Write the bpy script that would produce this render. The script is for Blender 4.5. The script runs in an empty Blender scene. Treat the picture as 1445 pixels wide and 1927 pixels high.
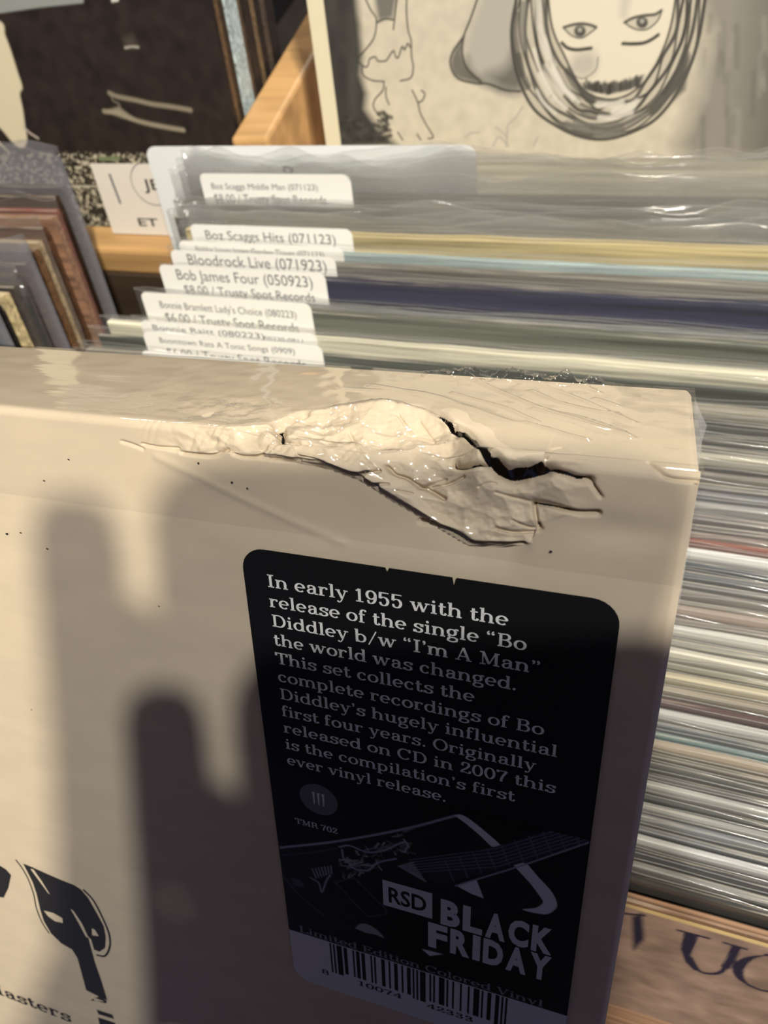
import bpy, math, random
import numpy as np
from mathutils import Matrix, Vector

random.seed(7); RNG = np.random.default_rng(7)
SC = bpy.context.scene
COL = SC.collection
MM = 0.001

# ------------------------------------------------------------------ frames (all lengths in mm, camera at the origin of the local frame)
F, CX, CY = 1403.0, 722.5, 963.5
R = np.array([[0.944273343689855, 0.09429820649450625, 0.31536597890181545],
              [0.1417969031321652, 0.7480986519541387, -0.6482607848743279],
              [-0.2970546930430627, 0.6568532980782846, 0.6930384218387693]])          # camera <- record frame (x, v down, w away)
RB = np.array([[0.9473757541427499, 0.027340624433932252, 0.31895402602572465],
               [0.1171960092968114, 0.897555379545654, -0.4250405110734254],
               [-0.29789977486959884, 0.44005321371877243, 0.8471179925066064]])       # camera <- box frame (u, v down, w away)
TB = np.array([40.33077449883575, -4.693802017637135, 94.88573666050601])
TH = 37.1
LEAN = math.radians(15)
SL, CL, TT = math.sin(LEAN), math.cos(LEAN), math.tan(LEAN)
M = np.array([[1, 0, 0], [0, -SL, CL], [0, -CL, -SL]])       # world <- record frame
CAMZ = 1300.0                                                 # camera height above the shop floor
CTOP = 212.8                                                  # plane of the sleeve tops: v + TT*w = CTOP
def loc2w(p):
    q = M @ np.asarray(p, float); return np.array([q[0], q[1], q[2] + CAMZ])
def cam2w(p): return loc2w(R.T @ np.asarray(p, float))
def ray(x, y): return np.array([(x - CX) / F, (y - CY) / F, 1.0])
def at_w(x, y, w):
    l = R.T @ ray(x, y); return l * (w / l[2])
def at_top(x, y, dc=0.0):
    l = R.T @ ray(x, y); return l * ((CTOP + dc) / (l[1] + TT * l[2]))
def on_face(x, y):
    d = ray(x, y); n = RB[:, 2]; P = d * (n @ TB) / (n @ d); return (RB.T @ (P - TB))[:2]
def on_boxtop(x, y):
    d = ray(x, y); n = RB[:, 1]; P = d * (n @ TB) / (n @ d); q = RB.T @ (P - TB); return np.array([q[0], -q[2]])
def us(x, y):
    """photo point -> (u, s): s > 0 down the front face, s < 0 back over the top face"""
    a = on_face(x, y)
    return a if a[1] >= 0 else on_boxtop(x, y)

# ------------------------------------------------------------------ camera, world, lamps, exposure
cam_d = bpy.data.cameras.new('camera'); cam = bpy.data.objects.new('camera', cam_d); COL.objects.link(cam)
A = M @ R.T @ np.diag([1.0, -1.0, -1.0])
mw = Matrix.Identity(4)
for i in range(3):
    for j in range(3): mw[i][j] = A[i, j]
mw[2][3] = CAMZ * MM
cam.matrix_world = mw
cam_d.sensor_fit = 'HORIZONTAL'; cam_d.sensor_width = 36.0; cam_d.lens = 36.0 * F / 1445.0
cam_d.clip_start = 0.004; cam_d.clip_end = 50
cam_d.dof.use_dof = True; cam_d.dof.focus_distance = 0.128; cam_d.dof.aperture_fstop = 42.0
SC.camera = cam
SC.view_settings.view_transform = 'Standard'; SC.view_settings.look = 'None'
SC.view_settings.gamma = 1.0; SC.view_settings.use_curve_mapping = False
SC.view_settings.exposure = 0.22
SC.cycles.transparent_max_bounces = 40
SC.cycles.max_bounces = 8

wd = bpy.data.worlds.new('shop_air'); SC.world = wd; wd.use_nodes = True
wd.node_tree.nodes['Background'].inputs[0].default_value = (0.17, 0.235, 0.56, 1)
wd.node_tree.nodes['Background'].inputs[1].default_value = 0.26

def lamp(name, d, dist, power, color, radius):
    L = bpy.data.lights.new(name, 'POINT'); L.energy = power; L.color = color; L.shadow_soft_size = radius
    o = bpy.data.objects.new(name, L); COL.objects.link(o)
    d = np.array(d, float); d /= np.linalg.norm(d)
    o.location = Vector(d * dist) + Vector((0, 0, CAMZ * MM)); return o
WARM = (1.0, 0.80, 0.56)
lamp('ceiling_lamp_overhead', (0.319, -0.233, 0.919), 1.32, 51.0, (1.0, 0.98, 0.90), 0.030)
BDIR = (0.446, -0.401, 0.800)
lamp('ceiling_lamp_behind', BDIR, 1.6, 135.0, (1.0, 0.91, 0.72), 0.045)
lamp('ceiling_lamp_ahead', (0.05, 0.90, 0.42), 2.6, 60.0, (1.0, 0.92, 0.80), 0.08)
lamp('ceiling_lamp_aside', (-0.8, 0.75, 0.7), 1.7, 10.0, (1.0, 0.90, 0.78), 0.06)

# ------------------------------------------------------------------ materials
def mat(name, color=(0.8, 0.8, 0.8), rough=0.6, spec=0.3, metal=0.0, attr=None, objcol=False, noise=None, bump=None, wear=None):
    m = bpy.data.materials.new(name); m.use_nodes = True
    nt = m.node_tree; b = nt.nodes['Principled BSDF']
    b.inputs['Roughness'].default_value = rough; b.inputs['Specular IOR Level'].default_value = spec
    b.inputs['Metallic'].default_value = metal
    src = None
    if attr:
        a = nt.nodes.new('ShaderNodeVertexColor'); a.layer_name = attr; src = a.outputs[0]
    elif objcol:
        a = nt.nodes.new('ShaderNodeObjectInfo'); src = a.outputs['Color']
    else:
        b.inputs['Base Color'].default_value = (*color, 1)
    if noise:                                   # (scale xyz, strength, detail)
        tc = nt.nodes.new('ShaderNodeTexCoord'); mp = nt.nodes.new('ShaderNodeMapping'); mp.inputs['Scale'].default_value = noise[0]
        n = nt.nodes.new('ShaderNodeTexNoise'); n.inputs['Scale'].default_value = 1.0; n.inputs['Detail'].default_value = noise[2]
        nt.links.new(tc.outputs['Object'], mp.inputs[0]); nt.links.new(mp.outputs[0], n.inputs[0])
        r = nt.nodes.new('ShaderNodeMapRange'); r.inputs[3].default_value = 1 - noise[1]; r.inputs[4].default_value = 1 + noise[1]
        r.inputs[1].default_value = 0.3; r.inputs[2].default_value = 0.7
        nt.links.new(n.outputs[0], r.inputs[0])
        mx = nt.nodes.new('ShaderNodeMix'); mx.data_type = 'RGBA'; mx.blend_type = 'MULTIPLY'; mx.inputs[0].default_value = 1
        if src is None:
            mx.inputs[6].default_value = (*color, 1)
        else:
            nt.links.new(src, mx.inputs[6])
        nt.links.new(r.outputs[0], mx.inputs[7]); src = mx.outputs[2]
    if wear:                                    # rubbed pale card along the upward edges
        tc = nt.nodes.new('ShaderNodeTexCoord'); sp = nt.nodes.new('ShaderNodeSeparateXYZ'); nt.links.new(tc.outputs['Normal'], sp.inputs[0])
        n = nt.nodes.new('ShaderNodeTexNoise'); n.inputs['Scale'].default_value = 1.0; n.inputs['Detail'].default_value = 5
        mp = nt.nodes.new('ShaderNodeMapping'); mp.inputs['Scale'].default_value = (28, 900, 900); nt.links.new(tc.outputs['Object'], mp.inputs[0]); nt.links.new(mp.outputs[0], n.inputs[0])
        r1 = nt.nodes.new('ShaderNodeMapRange'); r1.inputs[1].default_value = .25; r1.inputs[2].default_value = .6; nt.links.new(sp.outputs[2], r1.inputs[0])
        r2 = nt.nodes.new('ShaderNodeMapRange'); r2.inputs[1].default_value = .50; r2.inputs[2].default_value = .66; r2.inputs[4].default_value = wear; nt.links.new(n.outputs[0], r2.inputs[0])
        ml = nt.nodes.new('ShaderNodeMath'); ml.operation = 'MULTIPLY'; nt.links.new(r1.outputs[0], ml.inputs[0]); nt.links.new(r2.outputs[0], ml.inputs[1])
        mx = nt.nodes.new('ShaderNodeMix'); mx.data_type = 'RGBA'; nt.links.new(ml.outputs[0], mx.inputs[0]); nt.links.new(src, mx.inputs[6]); mx.inputs[7].default_value = (0.72, 0.66, 0.55, 1); src = mx.outputs[2]
    if src is not None: nt.links.new(src, b.inputs['Base Color'])
    if bump:                                    # (scale, strength, distance)
        tc = nt.nodes.new('ShaderNodeTexCoord'); n = nt.nodes.new('ShaderNodeTexNoise'); n.inputs['Scale'].default_value = bump[0]; n.inputs['Detail'].default_value = 4
        nt.links.new(tc.outputs['Object'], n.inputs[0])
        bp = nt.nodes.new('ShaderNodeBump'); bp.inputs['Strength'].default_value = bump[1]; bp.inputs['Distance'].default_value = bump[2]
        nt.links.new(n.outputs[0], bp.inputs['Height']); nt.links.new(bp.outputs[0], b.inputs['Normal'])
    return m

def film(name, haze, haze_col, rough, ior=1.45, gloss=1.0, bump=None):
    """thin clear plastic: see-through, a little milky, glossy by Fresnel"""
    m = bpy.data.materials.new(name); m.use_nodes = True; nt = m.node_tree; nt.nodes.clear()
    out = nt.nodes.new('ShaderNodeOutputMaterial')
    tr = nt.nodes.new('ShaderNodeBsdfTransparent'); tr.inputs[0].default_value = (0.98, 0.98, 0.98, 1)
    df = nt.nodes.new('ShaderNodeBsdfTranslucent'); df.inputs[0].default_value = (*haze_col, 1)
    d2 = nt.nodes.new('ShaderNodeBsdfDiffuse'); d2.inputs[0].default_value = (*haze_col, 1)
    dm = nt.nodes.new('ShaderNodeMixShader'); dm.inputs[0].default_value = 0.5
    nt.links.new(df.outputs[0], dm.inputs[1]); nt.links.new(d2.outputs[0], dm.inputs[2])
    mx = nt.nodes.new('ShaderNodeMixShader'); mx.inputs[0].default_value = haze
    nt.links.new(tr.outputs[0], mx.inputs[1]); nt.links.new(dm.outputs[0], mx.inputs[2])
    gl = nt.nodes.new('ShaderNodeBsdfGlossy'); gl.inputs['Roughness'].default_value = rough
    fr = nt.nodes.new('ShaderNodeLayerWeight'); fr.inputs[0].default_value = 0.5          # the same on both sides of the sheet
    p5 = nt.nodes.new('ShaderNodeMath'); p5.operation = 'POWER'; p5.inputs[1].default_value = 5.0
    nt.links.new(fr.outputs['Facing'], p5.inputs[0])
    f0 = ((ior - 1) / (ior + 1)) ** 2
    ml = nt.nodes.new('ShaderNodeMath'); ml.operation = 'MULTIPLY_ADD'; ml.inputs[1].default_value = (1 - f0) * gloss; ml.inputs[2].default_value = f0 * gloss * 1.9; ml.use_clamp = True
    nt.links.new(p5.outputs[0], ml.inputs[0])
    m2 = nt.nodes.new('ShaderNodeMixShader'); nt.links.new(ml.outputs[0], m2.inputs[0])
    nt.links.new(mx.outputs[0], m2.inputs[1]); nt.links.new(gl.outputs[0], m2.inputs[2])
    nt.links.new(m2.outputs[0], out.inputs[0])
    if bump:
        tc = nt.nodes.new('ShaderNodeTexCoord'); mp = nt.nodes.new('ShaderNodeMapping'); mp.inputs['Scale'].default_value = bump[0]
        n = nt.nodes.new('ShaderNodeTexNoise'); n.inputs['Scale'].default_value = 1.0; n.inputs['Detail'].default_value = 3
        nt.links.new(tc.outputs['Object'], mp.inputs[0]); nt.links.new(mp.outputs[0], n.inputs[0])
        bp = nt.nodes.new('ShaderNodeBump'); bp.inputs['Strength'].default_value = bump[1]; bp.inputs['Distance'].default_value = bump[2]
        nt.links.new(n.outputs[0], bp.inputs['Height']); nt.links.new(bp.outputs[0], gl.inputs['Normal'])
    return m

MT = {}
MT['box'] = mat('tan_cardboard', (0.60, 0.505, 0.385), 0.62, 0.25, noise=((60, 160, 160), 0.05, 6), bump=(900, 0.12, 0.0002))
MT['wrap'] = film('shrink_wrap', 0.0, (0.9, 0.88, 0.9), 0.07, 1.45, 1.25, bump=((60, 260, 260), 0.14, 0.0005))
MT['wrap_front'] = film('shrink_wrap_front', 0.0, (0.9, 0.88, 0.9), 0.38, 1.42, 0.35)
MT['bag'] = film('clear_bag', 0.055, (0.74, 0.75, 0.76), 0.08, 1.45, 0.9, bump=((18, 60, 70), 0.5, 0.001))
MT['old'] = film('cloudy_bag', 0.22, (0.50, 0.50, 0.49), 0.09, 1.45, 1.0, bump=((14, 60, 60), 0.6, 0.0015))
MT['milky'] = film('milky_bag', 0.40, (0.42, 0.43, 0.50), 0.15, 1.45, 0.8)
MT['lip'] = film('bag_lip', 0.3, (0.85, 0.85, 0.84), 0.12, 1.45, 1.5)
MT['jacket'] = mat('printed_card', rough=0.6, spec=0.3, objcol=True, noise=((10, 900, 420), 0.55, 6), wear=0.45)
MT['print'] = mat('cover_print', rough=0.5, spec=0.3, attr='Col')
MT['black'] = mat('black_ink', (0.006, 0.006, 0.007), 0.55, 0.25)
MT['ink'] = mat('dark_ink', (0.022, 0.020, 0.020), 0.55, 0.2)
MT['white'] = mat('white_ink', (0.80, 0.80, 0.79), 0.6, 0.2)
MT['lav'] = mat('white_paper', (0.62, 0.61, 0.66), 0.6, 0.2)
MT['grey'] = mat('grey_ink', (0.13, 0.13, 0.15), 0.6, 0.2)
MT['mid'] = mat('pale_grey_ink', (0.27, 0.26, 0.29), 0.6, 0.2)
MT['label'] = mat('label_paper', (0.86, 0.85, 0.83), 0.5, 0.3)
MT['divider'] = mat('white_plastic_divider', (0.80, 0.83, 0.86), 0.35, 0.45)
MT['wood'] = mat('pine_wood', (0.62, 0.37, 0.16), 0.45, 0.4, noise=((9, 60, 60), 0.25, 5))
MT['wood_x'] = mat('pine_rail', (0.62, 0.37, 0.16), 0.45, 0.4, noise=((5, 70, 70), 0.25, 5))
MT['stain'] = mat('dark_stained_wood', (0.06, 0.04, 0.028), 0.5, 0.3, noise=((5, 70, 70), 0.25, 5))
MT['floor'] = mat('shop_floor', (0.10, 0.085, 0.075), 0.6, 0.3, noise=((4, 4, 4), 0.2, 4))
MT['wall'] = mat('dark_paint', (0.035, 0.033, 0.035), 0.9, 0.1, noise=((8, 8, 8), 0.04, 3))
MT['pale'] = mat('pale_plaster', (0.45, 0.43, 0.42), 0.9, 0.1, noise=((8, 8, 8), 0.04, 3))
MT['phone'] = mat('phone_glass', (0.02, 0.02, 0.025), 0.15, 0.5)
MT['steel'] = mat('phone_rim', (0.3, 0.3, 0.32), 0.3, 0.5, metal=1.0)
MT['skin'] = mat('skin', (0.50, 0.30, 0.21), 0.55, 0.3, noise=((60, 60, 60), 0.08, 4))
MT['sleeve'] = mat('dark_cloth', (0.03, 0.035, 0.05), 0.9, 0.1, bump=(600, 0.4, 0.001))
MT['card'] = mat('white_card', (0.78, 0.72, 0.66), 0.6, 0.2)

# ------------------------------------------------------------------ mesh helpers
class MB:
    def __init__(s): s.v = []; s.f = []; s.m = []
    def add(s, vs, fs, mi=0):
        o = len(s.v); s.v += [tuple(map(float, p)) for p in vs]
        for f in fs: s.f.append(tuple(i + o for i in f)); s.m.append(mi)
    def box(s, a, b, mi=0):
        x0, y0, z0 = a; x1, y1, z1 = b
        s.add([(x0, y0, z0), (x1, y0, z0), (x1, y1, z0), (x0, y1, z0), (x0, y0, z1), (x1, y0, z1), (x1, y1, z1), (x0, y1, z1)],
              [(0, 3, 2, 1), (4, 5, 6, 7), (0, 1, 5, 4), (1, 2, 6, 5), (2, 3, 7, 6), (3, 0, 4, 7)], mi)
    def mesh(s, name, mats, smooth=False):
        me = bpy.data.meshes.new(name); me.from_pydata([(x * MM, y * MM, z * MM) for x, y, z in s.v], [], s.f)
        for m in (mats if isinstance(mats, (list, tuple)) else [mats]): me.materials.append(m)
        if len(me.materials) > 1: me.polygons.foreach_set('material_index', s.m)
        if smooth: me.polygons.foreach_set('use_smooth', [True] * len(me.polygons))
        me.update(); return me
def link(name, me, parent=None):
    o = bpy.data.objects.new(name, me); COL.objects.link(o)
    if parent: o.parent = parent
    return o
def empty(name, label, cat, group=None, kind=None):
    o = bpy.data.objects.new(name, None); COL.objects.link(o); o.empty_display_size = 0.02
    tag(o, label, cat, group, kind); return o
def tag(o, label, cat, group=None, kind=None):
    o['label'] = label; o['category'] = cat
    if group: o['group'] = group
    if kind: o['kind'] = kind
    return o
def bevel(o, w, seg=2):
    b = o.modifiers.new('bevel', 'BEVEL'); b.width = w * MM; b.segments = seg; b.limit_method = 'ANGLE'; return o
def grid_mesh(name, P, mats, smooth=True, col=None, flip=False, cut=None):
    """P: (rows, cols, 3) in mm"""
    r, c = P.shape[:2]
    idx = np.arange(r * c).reshape(r, c)
    q = np.stack([idx[:-1, :-1], idx[:-1, 1:], idx[1:, 1:], idx[1:, :-1]], -1).reshape(-1, 4)
    if cut is not None:
        cf = cut[:-1, :-1] & cut[1:, 1:] & cut[:-1, 1:] & cut[1:, :-1]; q = q[~cf.ravel()]
    if flip: q = q[:, ::-1]
    me = bpy.data.meshes.new(name)
    me.vertices.add(r * c); me.vertices.foreach_set('co', (P.reshape(-1, 3) * MM).astype(np.float32).ravel())
    n = len(q); me.loops.add(n * 4); me.polygons.add(n)
    me.loops.foreach_set('vertex_index', q.astype(np.int32).ravel())
    me.polygons.foreach_set('loop_start', np.arange(0, n * 4, 4, dtype=np.int32))
    me.polygons.foreach_set('use_smooth', np.full(n, smooth))
    me.update(calc_edges=True)
    for m in (mats if isinstance(mats, (list, tuple)) else [mats]): me.materials.append(m)
    if col is not None:
        a = me.color_attributes.new('Col', 'FLOAT_COLOR', 'POINT')
        cc = np.ones((r * c, 4), np.float32); cc[:, :3] = col.reshape(-1, 3); a.data.foreach_set('color', cc.ravel())
    return me
def lin(c):
    c = np.asarray(c, float) / 255.0
    return np.where(c <= 0.04045, c / 12.92, ((c + 0.055) / 1.055) ** 2.4)

def smooth1(a, k):
    for _ in range(k): a = (np.roll(a, 1) + 2 * a + np.roll(a, -1)) / 4
    return a

def dedupe(a):
    a = np.sort(a); return a[np.concatenate([[True], np.diff(a) > .05])]

# ------------------------------------------------------------------ print canvas: strokes and fills of a printed picture, in mm on its cover
class Canvas:
    def __init__(s, x0, x1, y0, y1, res, base):
        s.x = np.arange(x0, x1 + res * .5, res); s.y = np.arange(y0, y1 + res * .5, res); s.res = res
        s.X, s.Y = np.meshgrid(s.x, s.y); s.c = np.empty(s.X.shape + (3,)); s.c[:] = base
    def _win(s, p, pad):
        p = np.asarray(p); i0 = max(0, int((p[:, 0].min() - pad - s.x[0]) / s.res)); i1 = min(len(s.x), int((p[:, 0].max() + pad - s.x[0]) / s.res) + 2)
        j0 = max(0, int((p[:, 1].min() - pad - s.y[0]) / s.res)); j1 = min(len(s.y), int((p[:, 1].max() + pad - s.y[0]) / s.res) + 2)
        return slice(j0, max(j0, j1)), slice(i0, max(i0, i1))
    def mix(s, w, a, col): s.c[w] += (np.asarray(col) - s.c[w]) * a[..., None]
    def stroke(s, p, width, col, soft=None, op=1.0):
        p = np.asarray(p, float); soft = soft or s.res
        w = s._win(p, width + soft * 2); X, Y = s.X[w], s.Y[w]
        if X.size == 0: return
        d = np.full(X.shape, 1e9)
        for a, b in zip(p[:-1], p[1:]):
            e = b - a; L = e @ e + 1e-12; t = np.clip(((X - a[0]) * e[0] + (Y - a[1]) * e[1]) / L, 0, 1)
            d = np.minimum(d, np.hypot(X - a[0] - t * e[0], Y - a[1] - t * e[1]))
        s.mix(w, np.clip((width / 2 - d) / soft + .5, 0, 1) * op, col)
    def fill(s, p, col, soft=None, op=1.0):
        p = np.asarray(p, float); soft = soft or s.res; w = s._win(p, soft * 2); X, Y = s.X[w], s.Y[w]
        if X.size == 0: return
        ins = np.zeros(X.shape, bool); d = np.full(X.shape, 1e9)
        for a, b in zip(p, np.roll(p, -1, 0)):
            e = b - a; L = e @ e + 1e-12; t = np.clip(((X - a[0]) * e[0] + (Y - a[1]) * e[1]) / L, 0, 1)
            d = np.minimum(d, np.hypot(X - a[0] - t * e[0], Y - a[1] - t * e[1]))
            c = (a[1] > Y) != (b[1] > Y)
            ins ^= c & (X < (b[0] - a[0]) * (Y - a[1]) / (b[1] - a[1] + 1e-12) + a[0])
        sd = np.where(ins, d, -d); s.mix(w, np.clip(sd / soft + .5, 0, 1) * op, col)
    def noise(s, sx, sy, amp, seed):
        g = np.random.default_rng(seed); n = g.standard_normal(s.X.shape)
        for ax, k in ((1, sx), (0, sy)):
            for _ in range(int(k)): n = (np.roll(n, 1, ax) + 2 * n + np.roll(n, -1, ax)) / 4
        n /= n.std() + 1e-9; return n * amp
def curve_pts(p, n=8):
    """Catmull-Rom through the points"""
    p = np.asarray(p, float)
    if len(p) < 3: return p
    q = np.vstack([2 * p[0] - p[1], p, 2 * p[-1] - p[-2]]); out = []
    for i in range(1, len(q) - 2):
        for t in np.linspace(0, 1, n, endpoint=False):
            a, b, c, d = q[i - 1:i + 3]
            out.append(.5 * ((2 * b) + (-a + c) * t + (2 * a - 5 * b + 4 * c - d) * t * t + (-a + 3 * b - 3 * c + d) * t ** 3))
    out.append(p[-1]); return np.array(out)

# ------------------------------------------------------------------ lettering
TH_K, TH_N, SER = 124.0, 52.0, 58.0
def arc(cx, cy, rx, ry, a0, a1, n=14):
    t = np.radians(np.linspace(a0, a1, n)); return ('p', [(cx + rx * math.cos(k), cy + ry * math.sin(k)) for k in t])
def st(x, y0, y1): return ('p', [(x, y0), (x, y1)])
def sr(x0, x1, y): return ('s', x0, x1, y)
XH, CAP, ASC, DSC = 480, 700, 720, -210
GL = {
 ' ': (270, []),
 'a': (570, [arc(265, 335, 150, 120, 160, 0), ('d', 135, 350, 55), st(410, 340, 70), ('p', [(410, 290), (270, 270), (150, 225), (105, 130), (150, 40), (240, 18), (330, 50), (410, 130)]), sr(400, 560, 0)]),
 'b': (610, [st(130, 0, ASC), sr(30, 150, ASC), arc(310, 240, 200, 215, 160, -160), ]),
 'c': (520, [arc(280, 240, 190, 215, 45, 320), ('d', 405, 375, 58)]),
 'd': (620, [st(470, 0, ASC), sr(370, 480, ASC), sr(470, 590, 0), arc(280, 240, 195, 215, 20, 340)]),
 'e': (540, [arc(270, 240, 195, 215, 0, 315), ('p', [(80, 245), (465, 245)])]),
 'f': (380, [st(150, 0, 560), arc(275, 560, 125, 140, 180, 50), ('d', 350, 655, 52), sr(40, 330, XH), sr(40, 290, 0)]),
 'g': (560, [arc(250, 300, 165, 155, 0, 360, 22), ('p', [(350, 420), (420, 470), (500, 480)]), ('d', 500, 455, 45), ('p', [(170, 165), (120, 95), (180, 40), (380, 30), (480, -30), (470, -130), (330, -195), (180, -190), (80, -130), (100, -40), (180, 20)])]),
 'h': (650, [st(140, 0, ASC), sr(30, 150, ASC), sr(30, 260, 0), arc(320, 300, 170, 155, 170, 0), st(490, 0, 310), sr(390, 610, 0)]),
 'i': (320, [st(160, 0, XH), sr(40, 165, XH), sr(40, 285, 0), ('d', 155, 630, 66)]),
 'l': (320, [st(160, 0, ASC), sr(40, 165, ASC), sr(40, 285, 0)]),
 'm': (950, [st(140, 0, XH), sr(30, 150, XH), sr(30, 255, 0), arc(305, 300, 155, 155, 170, 0), st(460, 0, 310), sr(365, 570, 0), arc(630, 300, 165, 155, 170, 0), st(795, 0, 310), sr(700, 915, 0)]),
 'n': (650, [st(140, 0, XH), sr(30, 150, XH), sr(30, 260, 0), arc(320, 300, 170, 155, 170, 0), st(490, 0, 310), sr(390, 610, 0)]),
 'o': (570, [arc(285, 240, 205, 215, 0, 360, 26)]),
 'p': (620, [st(140, DSC, XH), sr(30, 150, XH), sr(30, 270, DSC), arc(315, 240, 195, 215, 160, -160)]),
 'r': (480, [st(140, 0, XH), sr(30, 150, XH), sr(30, 290, 0), arc(330, 300, 180, 155, 170, 70), ('d', 400, 410, 58)]),
 's': (500, [('p', curve_pts([(410, 350), (340, 440), (230, 455), (125, 400), (130, 310), (250, 255), (380, 200), (400, 90), (290, 20), (170, 30), (85, 130)]).tolist()), sr(395, 435, 380), st(418, 330, 470), st(82, 10, 140)]),
 't': (390, [st(160, 110, 620), sr(40, 340, XH), ('p', [(160, 130), (180, 50), (240, 22), (310, 40), (350, 120)])]),
 'u': (650, [st(150, 170, XH), sr(30, 160, XH), arc(310, 175, 160, 155, 180, 330), st(480, 0, XH), sr(370, 490, XH), sr(480, 620, 0)]),
 'v': (580, [('p', [(110, XH), (290, 10)]), ('n', [(470, XH), (290, 10)]), sr(10, 220, XH), sr(370, 570, XH)]),
 'w': (860, [('p', [(110, XH), (270, 10)]), ('n', [(420, XH), (270, 10)]), ('p', [(420, XH), (580, 10)]), ('n', [(750, XH), (580, 10)]), sr(10, 220, XH), sr(340, 500, XH), sr(650, 850, XH)]),
 'y': (580, [('p', [(110, XH), (300, 20)]), ('n', [(470, XH), (280, -60), (210, -170), (130, -190)]), ('d', 110, -155, 50), sr(10, 220, XH), sr(370, 570, XH)]),
 'A': (740, [('n', [(120, 0), (355, CAP)]), ('p', [(355, CAP), (610, 0)]), ('p', [(200, 230), (520, 230)]), sr(20, 240, 0), sr(490, 730, 0)]),
 'B': (700, [st(180, 0, CAP), sr(60, 360, CAP), sr(60, 360, 0), ('p', [(180, 365), (380, 365)]), arc(370, 530, 170, 148, 90, -90), arc(380, 195, 210, 172, 90, -90)]),
 'C': (720, [arc(370, 350, 285, 335, 50, 320), st(620, 480, CAP)]),
 'D': (770, [st(190, 0, CAP), sr(60, 400, CAP), sr(60, 400, 0), arc(390, 350, 280, 326, 90, -90)]),
 'E': (680, [st(190, 0, CAP), sr(60, 590, CAP), sr(60, 610, 0), ('p', [(190, 360), (430, 360)]), st(580, 560, CAP), st(600, 0, 150), st(440, 270, 450)]),
 'F': (640, [st(190, 0, CAP), sr(60, 590, CAP), sr(60, 330, 0), ('p', [(190, 360), (430, 360)]), st(580, 540, CAP)]),
 'I': (390, [st(190, 0, CAP), sr(50, 340, CAP), sr(50, 340, 0)]),
 'L': (640, [st(190, 0, CAP), sr(60, 330, CAP), sr(60, 600, 0), st(585, 0, 200)]),
 'M': (920, [('n', [(180, 0), (180, CAP)]), ('p', [(180, CAP), (450, 60)]), ('n', [(720, CAP), (450, 60)]), st(740, 0, CAP), sr(50, 240, CAP), sr(660, 870, CAP), sr(50, 300, 0), sr(620, 880, 0)]),
 'O': (770, [arc(385, 350, 300, 335, 0, 360, 28)]),
 'R': (740, [st(180, 0, CAP), sr(60, 380, CAP), sr(60, 330, 0), ('p', [(180, 350), (390, 350)]), arc(380, 510, 180, 165, 90, -90), ('p', [(420, 345), (540, 250), (570, 60), (650, 15), (710, 60)])]),
 'T': (680, [st(340, 0, CAP), sr(50, 630, CAP), st(65, 510, CAP), st(615, 510, CAP), sr(200, 480, 0)]),
 'U': (760, [st(190, 240, CAP), arc(380, 230, 195, 215, 180, 360), ('n', [(575, 230), (575, CAP)]), sr(60, 330, CAP), sr(470, 700, CAP)]),
 'V': (720, [('p', [(120, CAP), (360, 10)]), ('n', [(600, CAP), (360, 10)]), sr(10, 260, CAP), sr(480, 710, CAP)]),
 '0': (560, [arc(280, 350, 195, 335, 0, 360, 24)]),
 '1': (480, [st(240, 0, CAP), ('p', [(230, 690), (170, 610), (80, 590)]), sr(80, 410, 0)]),
 '2': (560, [('d', 140, 520, 62), ('p', curve_pts([(120, 560), (190, 670), (300, 690), (420, 640), (430, 500), (320, 330), (160, 180), (80, 30)]).tolist()), ('p', [(80, 55), (240, 75), (400, 30), (480, 60), (495, 180)])]),
 '3': (560, [('d', 130, 560, 60), ('p', curve_pts([(120, 600), (220, 690), (360, 660), (410, 540), (340, 410), (220, 370), (360, 330), (445, 200), (370, 50), (230, 15), (110, 90)]).tolist()), ('d', 120, 130, 60)]),
 '4': (580, [st(390, 0, CAP), ('n', [(390, CAP), (60, 210)]), ('p', [(50, 200), (520, 200)]), sr(270, 510, 0)]),
 '5': (560, [('p', [(130, CAP - 20), (440, CAP - 20)]), ('p', [(130, CAP), (110, 370)]), ('p', curve_pts([(110, 380), (230, 445), (380, 410), (450, 240), (380, 60), (230, 15), (110, 90)]).tolist()), ('d', 125, 125, 60), st(430, 650, CAP)]),
 '7': (540, [('p', [(80, CAP - 40), (480, CAP - 20)]), ('p', [(480, CAP - 20), (330, 400), (250, 160), (240, 0)]), st(85, 560, CAP)]),
 '8': (560, [arc(280, 520, 160, 160, 0, 360, 20), arc(280, 190, 195, 178, 0, 360, 22)]),
 '9': (560, [arc(280, 460, 185, 215, 0, 360, 24), ('p', curve_pts([(465, 470), (450, 220), (360, 60), (230, 15), (130, 80)]).tolist()), ('d', 145, 120, 58)]),
 '6': (560, [arc(280, 240, 185, 220, 0, 360, 24), ('p', curve_pts([(95, 240), (120, 470), (210, 640), (340, 690), (430, 610)]).tolist()), ('d', 420, 585, 55)]),
 '.': (280, [('d', 130, 60, 68)]),
 '/': (480, [('n', [(60, -60), (420, 740)])]),
 '\u2019': (250, [('d', 120, 640, 66), ('n', [(165, 640), (150, 540), (90, 490)])]),
 '\u201c': (450, [('d', 120, 560, 62), ('n', [(75, 560), (90, 650), (150, 700)]), ('d', 310, 560, 62), ('n', [(265, 560), (280, 650), (340, 700)])]),
 '\u201d': (450, [('d', 120, 640, 62), ('n', [(165, 640), (150, 550), (90, 500)]), ('d', 310, 640, 62), ('n', [(355, 640), (340, 550), (280, 500)])]),
}
def slab_width(t): return sum(GL[c][0] for c in t)
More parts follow.
